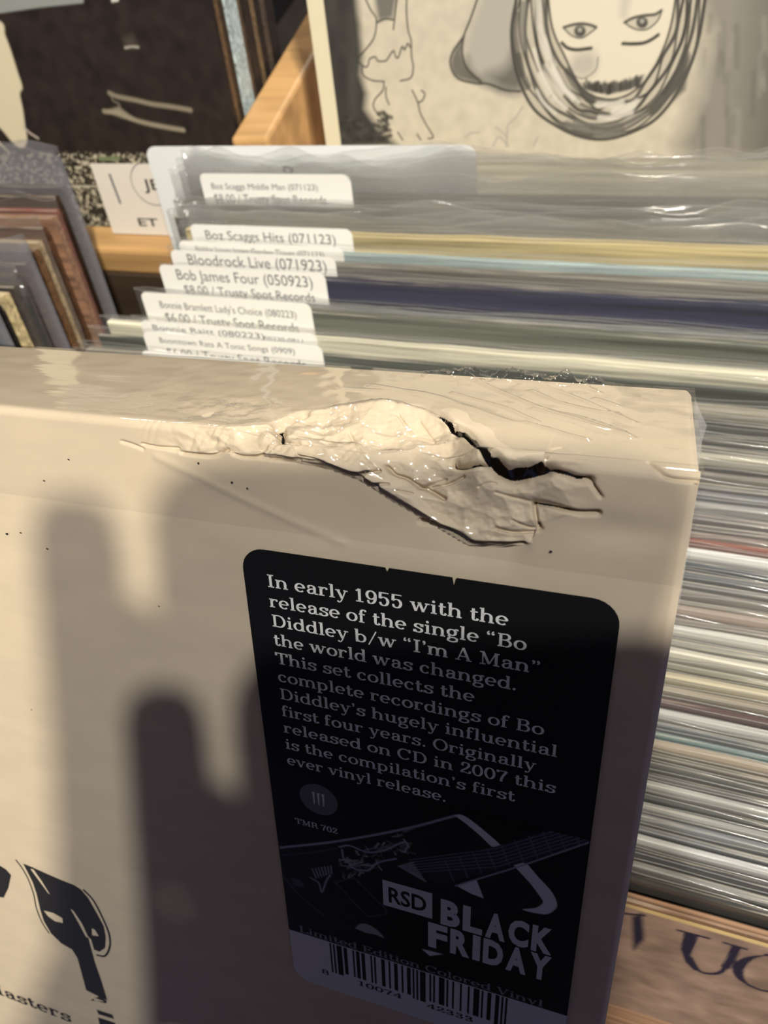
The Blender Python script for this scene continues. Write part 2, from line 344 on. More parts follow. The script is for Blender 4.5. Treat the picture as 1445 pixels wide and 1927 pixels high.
def slab_text(mb, text, put, size, width=None, thin=TH_N, thick=TH_K, serif=SER, wfac=1.0, mi=0):
    """put(x, y): mm along and above the baseline -> a 3D point; size: mm per em"""
    k = size / 1000.0; kx = k * wfac
    if width: kx = width / slab_width(text)
    pen = 0
    for ch in text:
        adv, ops = GL[ch]
        for op in ops:
            if op[0] in 'pn':
                p = np.array(op[1], float); 
                tg = np.gradient(p, axis=0); tg /= np.linalg.norm(tg, axis=1)[:, None] + 1e-9
                hw = (thin + (thick - thin) * np.abs(tg[:, 1]) ** 1.3) / 2 if op[0] == 'p' else np.full(len(p), thin * 1.1 / 2)
                n = np.stack([-tg[:, 1], tg[:, 0]], 1) * hw[:, None]
                a, b = p + n, p - n; m = len(p)
                mb.add([put((pen + q[0]) * kx, q[1] * k) for q in np.vstack([a, b])], [(i, i + m, i + m + 1, i + 1) for i in range(m - 1)], mi)
            elif op[0] == 's':
                _, x0, x1, y = op; y0, y1 = (y, y + serif) if y <= 0 else (y - serif, y)
                mb.add([put((pen + x) * kx, yy * k) for x, yy in ((x0, y0), (x1, y0), (x1, y1), (x0, y1))], [(0, 1, 2, 3)], mi)
            else:
                _, x, y, r = op
                mb.add([put((pen + x + r * math.cos(t)) * kx, (y + r * math.sin(t)) * k) for t in np.linspace(0, 2 * math.pi, 10, endpoint=False)], [tuple(range(10))], mi)
        pen += adv
    return pen * kx

_FONT = {}
def sans_text(mb, text, put, height, width=None, bold=0.0, mi=0, blur=None):
    """the built-in sans lettering; height: cap height in mm; width: total width in mm"""
    key = (text, bold)
    if key not in _FONT:
        cu = bpy.data.curves.new('lettering_source', 'FONT'); cu.body = text; cu.size = 1.0; cu.offset = bold; cu.resolution_u = 3
        ob = bpy.data.objects.new('lettering_source', cu); COL.objects.link(ob)
        dg = bpy.context.evaluated_depsgraph_get(); dg.update()
        me = bpy.data.meshes.new_from_object(ob.evaluated_get(dg))
        _FONT[key] = (np.array([tuple(v.co) for v in me.vertices]).reshape(-1, 3), [tuple(p.vertices) for p in me.polygons])
        bpy.data.objects.remove(ob); bpy.data.curves.remove(cu); bpy.data.meshes.remove(me)
    V, Fc = _FONT[key]
    ky = height / 0.72; x0, x1 = V[:, 0].min(), V[:, 0].max(); kx = (width / (x1 - x0)) if width else ky
    mb.add([put((p[0] - x0) * kx, p[1] * ky) for p in V], Fc, mi)

# ------------------------------------------------------------------ the setting: shop floor and the bins
fl = MB(); fl.box((-1600, -1400, -30), (1500, 3600, 0)); o = link('floor', fl.mesh('floor', MT['floor'])); o['kind'] = 'structure'

wl = MB(); wl.box((-1600, 3570, 0), (1500, 3600, 2900)); o = link('wall_back', wl.mesh('wall_back', MT['pale'])); o['kind'] = 'structure'
wl = MB(); wl.box((-1630, -1400, 0), (-1600, 3600, 2900)); o = link('wall_left', wl.mesh('wall_left', MT['wall'])); o['kind'] = 'structure'
wl = MB(); wl.box((-1600, -1400, 2900), (1500, 3600, 2930)); o = link('ceiling', wl.mesh('ceiling', MT['wall'])); o['kind'] = 'structure'

def rot_record(o, loc): o.rotation_euler = (-LEAN, 0, 0); o.location = Vector(loc2w(loc)) * MM

ZTOP = CAMZ - CL * CTOP                     # world height of the sleeve tops
ZB = ZTOP - 6 - 315 * CL - 4                # bin floor
def wy(v, w): return -SL * v + CL * w       # world y of a local point
YF = wy(520, 84) - 14                       # inner side of the bin front
YRAIL = wy(178, 404)
# --- front bin: floor, front board with a ledge, back rail, side boards, legs
bin1 = empty('record_bin', 'pine record bin with a rail behind the two rows of sleeved records', 'record bin')
def wbox(name, a, b, m, parent, bv=1.5):
    mb = MB(); mb.box(a, b); o = link(name, mb.mesh(name, m), parent); bevel(o, bv); return o
wbox('bottom_board', (-690, YF, ZB - 15), (110, YRAIL, ZB), MT['wood_x'], bin1)
ZLEDGE = CAMZ - 378.8
LB = M @ R.T                                  # for the box bottom
wbox('front_ledge', (-690, -165, ZLEDGE - 18), (110, YF + 38, ZLEDGE), MT['stain'], bin1)
wbox('front_board', (-690, -165, ZB - 15), (110, -150, ZLEDGE - 18), MT['wood_x'], bin1)
ZRAIL = CAMZ - CL * 174 - SL * 400
YR0, YR1 = wy(174, 398), wy(174, 398) + 26
wbox('back_rail', (-690, YR1 - 30, ZRAIL - 20), (110, YR1 - 5, ZRAIL), MT['wood_x'], bin1, 3)
wbox('back_board', (-690, YR1 - 30, ZB - 15), (110, YR1 - 22, ZRAIL - 20), MT['stain'], bin1)
wbox('side_board', (-705, -165, ZB - 15), (-690, YR1, ZRAIL - 20), MT['wood'], bin1)
wbox('side_board', (110, -165, ZB - 15), (125, YR1 - 30, ZRAIL - 20), MT['wood'], bin1)
wbox('partition_board', (-296, YF + 56, ZB), (-291, YR1 - 31, ZRAIL - 40), MT['wood'], bin1)
for x in (-680, 90):
    for y in (-160, YR1 - 32): wbox('leg', (x, y, 0), (x + 30, y + 30, ZB - 15), MT['wood'], bin1)

# ------------------------------------------------------------------ records
JW, JH = 315.0, 315.0
def jacket_mesh(t, seed, h=JH, wdt=JW):
    """cardboard sleeve standing on z = 0, centred on x, front at y = -t/2; top edge a little worn"""
    g = np.random.default_rng(seed); n = 40
    xs = np.linspace(-wdt / 2, wdt / 2, n); bow = smooth1(g.standard_normal(n), 12) * 0.18; bow -= np.linspace(bow[0], bow[-1], n)
    top = smooth1(g.standard_normal(n), 2) * 0.22; mb = MB(); e = 0.5
    prof = [(-t / 2, 0), (-t / 2, h - 12), (-t / 2, h - e), (-t / 2 + e, h), (t / 2 - e, h), (t / 2, h - e), (t / 2, 0)]
    m = len(prof); V = []
    for i, x in enumerate(xs):
        for (y, z) in prof:
            V.append((x, y + (bow[i] if z > h - 5 else 0), z + (top[i] if z > h - 5 else 0)))
    Fq = [(i * m + j, (i + 1) * m + j, (i + 1) * m + (j + 1) % m, i * m + (j + 1) % m) for i in range(n - 1) for j in range(m)]
    Fq += [tuple(range(m - 1, -1, -1)), tuple((n - 1) * m + j for j in range(m))]
    mb.add(V, Fq); return mb.mesh('jacket', MT['jacket'])
def bag_mesh(t, seed, h, wdt=324.0, wav=0.6, ext=9.0, m='bag'):
    """clear outer bag round a sleeve, open at the top, two wavy sheets"""
    g = np.random.default_rng(seed); n = 64; xs = np.linspace(-wdt / 2, wdt / 2, n)
    cg = np.random.default_rng(77); curl = smooth1(cg.standard_normal(n), 10); curl = 2.5 + curl / np.abs(curl).max() * 4.5
    curl = curl * (1 if m == 'old' else 0)
    def wv(k, a): q = smooth1(g.standard_normal(n), k); return q / (np.abs(q).max() + 1e-6) * a
    zs = [-1, h * .5, h - 25, h - 8, h - 1, h + ext * .5, h + ext - .5]
    V = []; mb = MB(); taper = np.minimum(1, (1 - np.abs(xs) / (wdt / 2)) * 40)
    for sgn in (-1, 1):
        w1, w2 = wv(3, wav), wv(6, wav * 1.2); rw = wv(4, ext * .22) + wv(20, ext * .2)
        off = 0.35 if sgn < 0 else 0.25
        for k, z in enumerate(zs):
            f = [0, .1, .25, .5, .6, .8, 1.0][k]
            y0 = sgn * (t / 2 + off) * (1 if k < 5 else (.75 if k == 5 else .6))
            yy = (y0 + (w1 * f * .5 + w2 * f * f * .6)) * taper + (0 if k < 5 else 0) * xs
            if k < 5: yy = np.where(sgn * yy < t / 2 + .3, sgn * (t / 2 + .33), yy) * np.where(taper < .5, taper, 1)
            yy = yy + curl * taper * {5: .3, 6: 1.0}.get(k, 0)
            zz = z + (rw if k >= 6 else rw * .3 * (k == 5))
            V += [(x, y, q) for x, y, q in zip(xs, yy, np.broadcast_to(zz, xs.shape))]
        # rolled lip
        lip = V[-n:]
        V += [(x, y + sgn * .15, z + .2) for x, y, z in lip]; V += [(x, y + sgn * .28, z - .1) for x, y, z in lip]
    R_ = len(zs) + 2
    Fs, mi = [], []
    for sgn in (0, 1):
        b = sgn * R_ * n
        for r in range(R_ - 1):
            for i in range(n - 1):
                q = (b + r * n + i, b + r * n + i + 1, b + (r + 1) * n + i + 1, b + (r + 1) * n + i)
                Fs.append(q if sgn == 0 else q[::-1]); mi.append(1 if r >= len(zs) - 1 else 0)
    b = R_ * n
    for i in range(n - 1): Fs.append((i, b + i, b + i + 1, i + 1)); mi.append(0)
    for e in (0, n - 1):
        for r in range(len(zs) - 1):
            a_, c_ = r * n + e, r * n + n + e; Fs.append((a_, c_, b + c_, b + a_)); mi.append(0)
    mb.v = V; mb.f = Fs; mb.m = mi
    return mb.mesh('outer_bag', [MT[m], MT['lip']], True)

def label_sticker(parent, x0, top, y, w, h, texts, seed=0):
    """white price label with rounded corners; (x0, top) its upper left corner in the record's frame"""
    mb = MB(); r = 3.2; P = []
    for cx_, cz_, a0 in ((x0 + w - r, top - r, 0), (x0 + r, top - r, 90), (x0 + r, top - h + r, 180), (x0 + w - r, top - h + r, 270)):
        for a in np.linspace(a0, a0 + 90, 6): P.append((cx_ + r * math.cos(math.radians(a)), cz_ + r * math.sin(math.radians(a))))
    n = len(P)
    mb.add([(p[0], y, p[1]) for p in P] + [(p[0], y - .12, p[1]) for p in P], [tuple(range(n))[::-1] if False else tuple(range(n)), tuple(range(2 * n - 1, n - 1, -1))[::-1]] + [(i, (i + 1) % n, n + (i + 1) % n, n + i) for i in range(n)])
    st_ = link('price_sticker', mb.mesh('price_sticker', MT['label']), parent)
    tm = MB()
    for (t, tx, ty, tw, th_) in texts:
        sans_text(tm, t, lambda a, b: (x0 + tx + a, y - .2, top - ty + b), th_, tw)
    if texts: link('lettering', tm.mesh('lettering', MT['grey']), st_)
    return st_

def mute(c, k=.36):
    g = .3 * c[0] + .6 * c[1] + .1 * c[2]; return tuple(q + (g * .95 - q) * k for q in c)
def hexrgb(c): return tuple(lin(c)) + (1.0,)
# top-edge rows of the front bin as seen near the right border: photo y, card colour, jacket depth below the bag mouth, phrase
ROWS = [
 (286, (112, 104, 92), 20, 'dusty brown'), (302, (122, 116, 104), 18, 'dust grey'),
 (318, (122, 120, 114), 16, 'grey'), (345, (96, 98, 100), 17, 'ash grey'), (372, (116, 112, 104), 15, 'pale grey'), (402, (94, 92, 88), 15, 'smoke grey'),
 (428, (84, 80, 74), 13, 'dull grey'), (443, (205, 180, 110), 7, 'golden tan'), (458, (214, 204, 165), 7, 'cream'), (475, (178, 168, 140), 8, 'stone'),
 (494, (165, 200, 205), 7, 'light blue'), (512, (125, 120, 112), 8, 'drab grey'), (530, (140, 92, 65), 7, 'reddish brown'), (549, (38, 40, 84), 7, 'navy blue'),
 (565, (95, 102, 112), 8, 'blue grey'), (580, (225, 215, 200), 7, 'torn white'), (598, (48, 54, 54), 8, 'charcoal'), (617, (98, 104, 92), 8, 'grey green'),
 (632, (210, 196, 155), 6, 'cream lined'), (645, (96, 80, 62), 8, 'brown'), (661, (160, 180, 165), 7, 'sage green'), (679, (235, 228, 195), 6, 'bright cream'),
 (696, (134, 142, 122), 8, 'moss grey'), (714, (80, 86, 80), 8, 'dark green grey'), (730, (165, 155, 128), 7, 'sand'), (748, (160, 150, 128), 7, 'light sand'),
 (770, (38, 42, 50), 8, 'blackish blue'), (788, (64, 66, 68), 9, 'dark grey'), (806, (50, 52, 56), 8, 'near black'), (826, (98, 96, 92), 8, 'mid grey'),
 (844, (208, 200, 175), 6, 'ivory'), (858, (46, 42, 40), 8, 'soot black'), (877, (132, 120, 112), 7, 'mushroom brown'), (896, (118, 112, 110), 8, 'warm grey'),
 (915, (122, 126, 138), 7, 'steel blue'), (936, (170, 170, 172), 7, 'silver grey'), (957, (122, 112, 116), 8, 'mauve grey'), (977, (110, 98, 100), 8, 'plum grey'),
 (995, (150, 122, 112), 7, 'dusty pink'), (1009, (165, 70, 48), 6, 'rust red'), (1027, (248, 250, 252), 5, 'bright white'), (1044, (48, 66, 92), 8, 'deep blue'),
 (1064, (98, 106, 118), 8, 'slate blue'), (1084, (110, 112, 116), 8, 'slate grey'), (1104, (136, 126, 122), 7, 'taupe'), (1122, (150, 138, 122), 8, 'beige grey'),
 (1141, (185, 160, 146), 6, 'pinkish tan'), (1161, (132, 118, 112), 8, 'rose grey'), (1182, (222, 220, 212), 6, 'off white'), (1206, (140, 138, 128), 8, 'pebble grey'),
 (1229, (220, 214, 195), 6, 'pale ivory'), (1252, (122, 120, 98), 8, 'olive'), (1277, (200, 186, 150), 6, 'straw'), (1301, (160, 146, 124), 7, 'tan'),
 (1325, (92, 46, 48), 7, 'maroon'), (1347, (205, 205, 205), 6, 'chalk white'), (1367, (98, 108, 116), 8, 'blue slate'), (1390, (92, 136, 142), 7, 'teal'),
 (1411, (188, 166, 138), 6, 'buff'), (1433, (116, 104, 94), 8, 'clay brown'), (1457, (56, 60, 60), 8, 'graphite'), (1480, (84, 82, 82), 8, 'iron grey'),
 (1504, (190, 192, 190), 7, 'light grey'), (1532, (54, 60, 56), 8, 'dark moss'), (1559, (165, 166, 164), 7, 'cloud grey'), (1586, (134, 140, 150), 7, 'pale slate'),
 (1613, (120, 126, 138), 8, 'dull blue'), (1637, (206, 208, 212), 6, 'frost white'), (1659, (34, 36, 52), 8, 'midnight blue'), (1682, (150, 150, 150), 8, 'grey lined'),
 (1706, (40, 36, 32), 8, 'black brown'),
]
# price labels that show above the box: photo corners (left x, top y, right x), texts (text, x share, line, width share)
LABELS = {
 # w of the record : (left x in mm, [texts])
}
LAB = [
 (375, 322, 662, [('Boz Scaggs Middle Man (071123)', 6, 8.0, 62, 3.2), ('$8.00 / Trusty Spot Records', 6, 15.0, 66, 4.6)]),
 (355, 418, 657, [('Boz Scaggs Hits (071123)', 8, 7.4, 70, 4.8), ('$6.00 / Trusty Spot Records', 8, 14.0, 70, 4.6)]),
 (332, 450, 624, [('Bobby James Jones Garden Things (071123)', 9, 5.2, 68, 3.0)]),
 (317, 467, 627, [('Bloodrock Live (071923)', 9, 7.0, 73, 5.6), ('$8.00 / Trusty Spot Records', 9, 16.5, 70, 4.8)]),
 (295, 495, 610, [('Bob James Four (050923)', 9, 7.0, 71, 5.4), ('$8.00 / Trusty Spot Records', 11, 14.0, 69, 4.6)]),
 (258, 548, 578, [('Bonnie Bramlett Lady\'s Choice (080223)', 9, 7.4, 70, 3.6), ('$6.00 / Trusty Spot Records', 10, 14.4, 69, 4.9), ('00230-0008', 60, 18.6, 18, 1.7)]),
 (262, 598, 572, [('Bonnie Raitt (080223)', 6, 4.4, 56, 2.8), ('00230-0811', 62, 4.6, 18, 1.7)]),
 (268, 618, 560, [('Boomtown Rats A Tonic Songs (0909)', 8, 5.0, 66, 2.8), ('$6.00 / Trusty Spot Records', 10, 12.0, 68, 4.8)]),
 (262, 655, 566, [('Bob Marley Babylon (101023)', 8, 9.8, 74, 5.0), ('00230', 66, 4.4, 12, 1.7)]),
]
def rec_w(y, x=1350): return at_top(x, y)[2]
rows_w = [rec_w(r[0]) for r in ROWS]
XC = -258 + 162                                  # centre of the front bin's records
labw = []
for (lx, ly, rx, tx) in LAB:
    # distance at which a label 86.7 mm wide spans lx..rx
    p = at_top(lx, ly); labw.append((p[2], p[0], tx))
root_jack = {}
bags = {}
import bisect
n_rows = len(ROWS)
gap = [0] * n_rows
rows = []
used = set()
# snap each label to the nearest free row, and drop rows that would stand right before a label
for (w, x, tx) in labw:
    k = min((i for i in range(n_rows) if i not in used), key=lambda i: abs(rows_w[i] - w)); used.add(k); rows_w[k] = w
    ROWS[k] = ROWS[k] + ((x, tx),)
order = sorted(range(n_rows), key=lambda i: rows_w[i])
wmin = 88.6
for i in order: rows_w[i] = max(rows_w[i], wmin); wmin = rows_w[i] + 2.7
JX = smooth1(RNG.standard_normal(n_rows), 3) * 4; JZ = smooth1(RNG.standard_normal(n_rows), 5) * .006; JY = smooth1(RNG.standard_normal(n_rows), 5) * .006
for pos, i in enumerate(order):                  # from the front record backwards
    row = ROWS[i]; w = rows_w[i]
    nxt = rows_w[order[pos + 1]] if pos + 1 < n_rows else w + 5
    prv = rows_w[order[pos - 1]] if pos else w - 5
    gp = nxt - w
    t = max(1.5, min(5.5 if w < 330 else 2.0, gp - 1.5))
    xc = np.interp(w, [82, 200, 255, 275, 330, 345, 400], [-80, -80, -80, -67, -67, -92, -96])
    lab = row[4] if len(row) > 4 else None
    dj = row[2]
    # a record standing just before a label keeps low so the label shows above it
    ahead = [w2 for w2, _, _ in labw if 0 < w2 - w < 16]
    low = (not lab) and ahead and w > 235
    if w < 325: dj = max(3.5, dj - 3)
    if low: dj = 14.0
    v_top = CTOP - TT * w
    tone = row[3]
    name = 'vinyl_record'
    ext = max(2.5, dj - .8) if not low else 3
    if lab: lbl = '%s record in a clear bag, its white price label reading %s' % (tone, ' '.join(lab[1][0][0].split()[:2]))
    else: lbl = '%s record in a clear bag, between the %s and %s ones' % (tone, ROWS[order[pos - 1]][3] if pos else 'brown lettered', ROWS[order[pos + 1]][3] if pos + 1 < n_rows else 'white divider')
    root = empty(name, lbl, 'record', 'bagged records in the front bin')
    jt = JH - (dj - 3.5)
    # base of the record: top of the jacket is dj below the bag-mouth plane
    vb = v_top + dj + jt
    rot_record(root, (xc + JX[pos], vb, w + t / 2))
    root.rotation_euler = (-LEAN, JY[pos], JZ[pos])
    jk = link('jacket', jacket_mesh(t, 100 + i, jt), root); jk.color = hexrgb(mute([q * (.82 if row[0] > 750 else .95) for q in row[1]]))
    bg = link('outer_bag', bag_mesh(t, 500 + i, jt, ext=ext, wav=max(.12, min(.4, gp * .08)) if w < 330 else .9, m='bag' if w < 326 else 'old'), root)
    if lab:
        x, tx = lab
        base = M @ np.array([0, 0, 0])
        sx = x - root.location[0] / MM
        label_sticker(root, sx, jt + dj - .8, -t / 2 - .75, 86.7, 33.0, tx, i)

# --- the lettered brown record at the front of the bin
WF = 86.0
C = Canvas(-20, 66, 0, 70, .5, lin((150, 118, 102)))
C.c *= (1 + C.noise(60, 40, .10, 3))[..., None]
C.c *= (1 + C.noise(12, 4, .05, 4))[..., None]
frec = empty('vinyl_record', 'brown record with dark serif capitals on its cover, foremost in the bin beside the box', 'record')
vt = CTOP - TT * 84 + 8.0
def fr_pt(x, y):
    p = at_w(x, y, 84.0); return (p[0] - XC, p[1] - vt)                  # x from the centre, mm below the top edge
q7 = lambda x, y: fr_pt(1145 + x / 4.817, 1600 + y / 4.817)
C = Canvas(fr_pt(1140, 1800)[0] - 40, 158, 0, 75, .5, lin((140, 117, 105)))
C.c *= (1 + C.noise(60, 40, .12, 3))[..., None]; C.c *= (1 + C.noise(10, 3, .05, 4))[..., None]
C.fill([(C.x[0], 0), (C.x[-1], 0), (C.x[-1], 2.2), (C.x[0], 2.2)], lin((205, 178, 128)), .8)
navy = lin((38, 34, 52))
C.fill([q7(690, 735), q7(825, 765), q7(745, 960), q7(820, 1085), q7(780, 1080), q7(700, 1000), q7(660, 880)], navy)
C.stroke([q7(640, 715), q7(915, 788)], 1.1, navy)
C.stroke(curve_pts([q7(745, 960), q7(830, 1085), q7(960, 1112), q7(1040, 1085), q7(1075, 1030)]), 1.3, navy)
C.stroke([q7(1165, 870), q7(1115, 990), q7(1070, 1050)], 2.2, navy); C.stroke([q7(1058, 828), q7(1255, 886)], 1.0, navy)
C.fill(curve_pts([q7(1445, 935), q7(1250, 960), q7(1150, 1010), q7(1130, 1080), q7(1180, 1160), q7(1290, 1220), q7(1240, 1150), q7(1245, 1060), q7(1330, 975), q7(1445, 945)]), navy)
C.stroke(curve_pts([q7(1445, 940), q7(1600, 950), q7(1690, 1000)]), 1.2, navy); C.stroke(curve_pts([q7(1280, 1215), q7(1400, 1262), q7(1520, 1270), q7(1650, 1220)]), 1.2, navy)
C.stroke([q7(1690, 960), q7(1680, 1060)], 2.0, navy)
C.fill([q7(215, 590), q7(310, 560), q7(330, 800), q7(230, 900)], navy, 1.5); C.stroke([q7(120, 560), q7(330, 580)], 1.0, navy)
rot_record(frec, (XC, vt + 308, 85.6)); 
jk = link('jacket', jacket_mesh(2.4, 77, 308), frec); jk.color = hexrgb((150, 118, 95))
P = np.stack([C.X, np.full_like(C.X, -1.45), 308 - 1.2 - C.Y], -1)
link('cover_print', grid_mesh('cover_print', P, MT['print'], col=np.clip(C.c, 0, 1), flip=True), frec)

# --- divider card with its letter
WD = 388.0
dv = empty('divider_card', 'white divider card with a letter tab standing behind the bagged records', 'divider card')
a, b = at_w(275, 285, WD), at_w(896, 275, WD)
vd = min(a[1], b[1]) - 0.5
rot_record(dv, ((a[0] + b[0]) / 2, vd + 312, WD)); hw = (b[0] - a[0]) / 2; r = 6.0
ob = [( -hw + r - r * math.cos(t), -r + r * math.sin(t)) for t in np.linspace(0, math.pi / 2, 7)] + [(hw - r + r * math.sin(t), -r + r * math.cos(t)) for t in np.linspace(0, math.pi / 2, 7)]
ob += [(hw, -78), (hw + 4, -82), (XC + 157 - (a[0] + b[0]) / 2, -82), (XC + 157 - (a[0] + b[0]) / 2, -312), (-hw, -312)]
mb = MB(); n = len(ob)
mb.add([(x, -.5, 312 + z) for x, z in ob] + [(x, .5, 312 + z) for x, z in ob], [tuple(range(n))[::-1][::-1], tuple(range(2 * n - 1, n - 1, -1))] + [(i, n + i, n + (i + 1) % n, (i + 1) % n) for i in range(n)])
link('card', mb.mesh('card', MT['divider']), dv)
p = at_w(533, 318, WD); mb = MB()
sans_text(mb, 'B', lambda x, y: (p[0] - (a[0] + b[0]) / 2 + x, -.75, 312 - (p[1] - vd) - 6 + y), 8.0, 7.5, .01)
link('lettering', mb.mesh('lettering', MT['ink']), dv)

# ------------------------------------------------------------------ records in the bin to the left
XL = -312 - JW / 2
LEFT = [  # photo x, y of the jacket's top right corner ; colour ; name
 ((128, 352), (84, 74, 62), 'grey'), ((120, 372), (62, 44, 30), 'dark brown'), ((110, 397), (140, 66, 44), 'brick red'), ((95, 412), (150, 110, 84), 'copper tan'), ((80, 430), (98, 66, 46), 'chestnut'),
 ((68, 455), (172, 150, 118), 'wheat'), ((60, 475), (110, 80, 56), 'cocoa'), ((52, 498), (92, 66, 46), 'umber'), ((46, 540), (60, 52, 48), 'dim brown'), ((36, 560), (196, 178, 138), 'oatmeal'),
 ((30, 580), (44, 40, 40), 'sooty'), ((22, 600), (92, 100, 108), 'steel grey'), ((10, 630), (170, 160, 150), 'fawn'),
]
lw = sorted([(at_top(*c[0], 9)[2], c) for c in LEFT], key=lambda q: q[0])
for k, (w, c) in enumerate(lw):
    t = 3.6 if k % 3 else 5.0
    bagged = c[2] in ('grey', 'copper tan', 'umber', 'steel grey', 'dim brown', 'wheat')
    lbl = '%s record edge in the left bin, ' % c[2] + ('just behind the %s one' % lw[k - 1][1][2] if k else 'foremost of the ones above the box')
    root = empty('vinyl_record', lbl, 'record', 'records in the left bin')
    vj = CTOP + 9 - TT * w
    rot_record(root, (np.interp(w, [230, 300, 345, 380], [-304, -313, -322, -342]) - JW / 2 + random.uniform(-2, 2), vj + 312, w + t / 2)); root.rotation_euler = (-LEAN, random.uniform(-.004, .004), random.uniform(-.004, .004))
    jk = link('jacket', jacket_mesh(t, 900 + k, 312), root); jk.color = hexrgb(c[1])
    if bagged: link('outer_bag', bag_mesh(t, 950 + k, 312, wdt=326, ext=(22 if c[2] == 'grey' else 12), wav=.6, m='milky' if c[2] in ('grey', 'umber', 'steel grey') else 'bag'), root)

# ------------------------------------------------------------------ the raised bin beyond the rail
YB0 = YR1 + 3
bin2 = empty('record_bin', 'raised pine record bin beyond the rail with a partition between its rows', 'record bin')
pa = at_w(480, 270, 411)
ZPART = CAMZ - CL * 115.6 - SL * 411
WALLB = 560
ZB2 = CAMZ - CL * 262 - SL * 430
wbox('bottom_board', (-620, YR1 - 21.5, ZB2 - 15), (150, YB0 + 260, ZB2), MT['wood_x'], bin2)
pb_ = wbox('partition_board', (-12, 0, ZB2), (12, 252, ZPART), MT['wood'], bin2, 2.5)
pb_.location = (-.2335, (YB0 + 3) * MM, 0); pb_.rotation_euler = (0, 0, math.radians(2.5))
wbox('side_board', (-635, YB0, 0), (-620, YB0 + 260, ZPART), MT['wood'], bin2)
wbox('side_board', (150, YB0, 0), (165, YB0 + 260, ZPART), MT['wood'], bin2)
wbox('back_board', (-635, YB0 + 260, 0), (165, YB0 + 275, ZB2 + 40), MT['wood_x'], bin2)
# upside-down record with a pencil portrait
WP = 430.0; XF = -191.5
pr = empty('vinyl_record', 'record standing upside down with a pencil drawing of a face in a head wrap', 'record')
rot_record(pr, (XF + 157.5, 262 - 6, WP + 2.2))
link_j = link('jacket', jacket_mesh(4.0, 41, 315), pr); link_j.color = hexrgb((205, 196, 170))
K1 = 1445 / 845.0
def z2(x, y):
    p = at_w(600 + x / K1, y / K1, WP); return (p[0], p[1])
def PL(*pts): return np.array([z2(x, y) for x, y in pts])
paper = lin((205, 196, 178))
C = Canvas(XF, XF + 262, 40, 130, .4, paper)
C.c *= (1 + C.noise(30, 30, .03, 11))[..., None]
G = lambda g: lin((g, g * .975, g * .93))
# tonal ground
C.fill(PL((1190, -60), (1700, -60), (1700, 520), (1180, 520), (1150, 470), (1215, 300), (1250, 120)), G(126), 14, .85)
C.fill(PL((1430, -60), (1900, -60), (1900, 520), (1380, 520)), G(88), 25, .8)
for k in range(60):
    x = random.uniform(1230, 1800); y = random.uniform(-30, 380); C.stroke(PL((x, y), (x + random.uniform(-8, 8), y + random.uniform(40, 150))), random.uniform(1, 3.5), G(random.choice([95, 105, 160])), 2.0, .35)
C.fill(PL((-60, -60), (118, -60), (128, 60), (140, 180), (134, 240), (155, 300), (150, 350), (190, 410), (255, 470), (20, 480), (-10, 200)), G(62), 5)
for k in range(26):
    x = random.uniform(5, 120); y = random.uniform(-30, 330); C.stroke(PL((x, y), (x + random.uniform(-20, 20), y + random.uniform(60, 130))), 5, G(random.choice([52, 72, 80])), 5, .4)
for k in range(46):
    x = random.uniform(60, 215); y = 360 + random.uniform(0, 100); C.stroke(PL((x, y), (x + random.uniform(8, 26), y + random.uniform(-10, 14))), 2.2, G(random.choice([52, 62, 74])), .8, .8)
ln = G(62)
# figure on the left
C.fill(PL((178, -20), (252, -20), (238, 58), (214, 62), (192, 68)), G(118), 3)
for p in ([(148, -10), (166, 30), (185, 62), (178, 120), (150, 160), (125, 190), (135, 205), (152, 216), (160, 205), (163, 190), (182, 183), (190, 196), (214, 196), (222, 188), (240, 163), (247, 182), (256, 184), (268, 150), (276, 160), (286, 140), (294, 152)],
          [(283, -10), (282, 40), (288, 100), (297, 130), (298, 180), (304, 215), (296, 250), (262, 260)], [(140, 214), (142, 240), (170, 258), (208, 262)],
          [(188, 72), (214, 60), (240, 64)], [(252, -10), (246, 40), (240, 95)], [(210, 262), (205, 292), (182, 318), (176, 345), (196, 372), (218, 396), (220, 372), (212, 360)], [(216, 280), (216, 310), (226, 336)],
          [(300, 290), (318, 328), (326, 362), (345, 400), (368, 440), (352, 446)], [(330, 290), (341, 302), (334, 322), (320, 330)], [(254, 425), (270, 450)], [(316, 432), (328, 450)]):
    C.stroke(curve_pts(PL(*p), 5), .75, ln, .4)
# tambourine-like rounded form beside the head
C.fill(curve_pts(PL((520, -30), (478, 100), (465, 170), (478, 225), (512, 262), (570, 285), (640, 295), (690, 250), (660, 120), (640, -30))), G(172), 8, .9)
C.fill(curve_pts(PL((540, 240), (600, 215), (640, 150), (660, 260), (640, 296), (580, 288))), G(92), 8, .85)
C.fill(curve_pts(PL((480, 180), (500, 230), (560, 268), (620, 280), (600, 292), (520, 268), (470, 225))), G(110), 5, .8)
C.fill(curve_pts(PL((466, 118), (436, 160), (424, 205), (442, 248), (500, 266), (525, 262), (480, 220), (460, 170))), G(96), 3, .9)
C.stroke(curve_pts(PL((516, -20), (488, 60), (466, 118), (461, 170), (478, 222), (522, 264))), .9, ln, .5)
C.stroke(curve_pts(PL((466, 118), (430, 170), (424, 210), (448, 252), (505, 268), (545, 270), (600, 290), (648, 294))), .9, ln, .5)
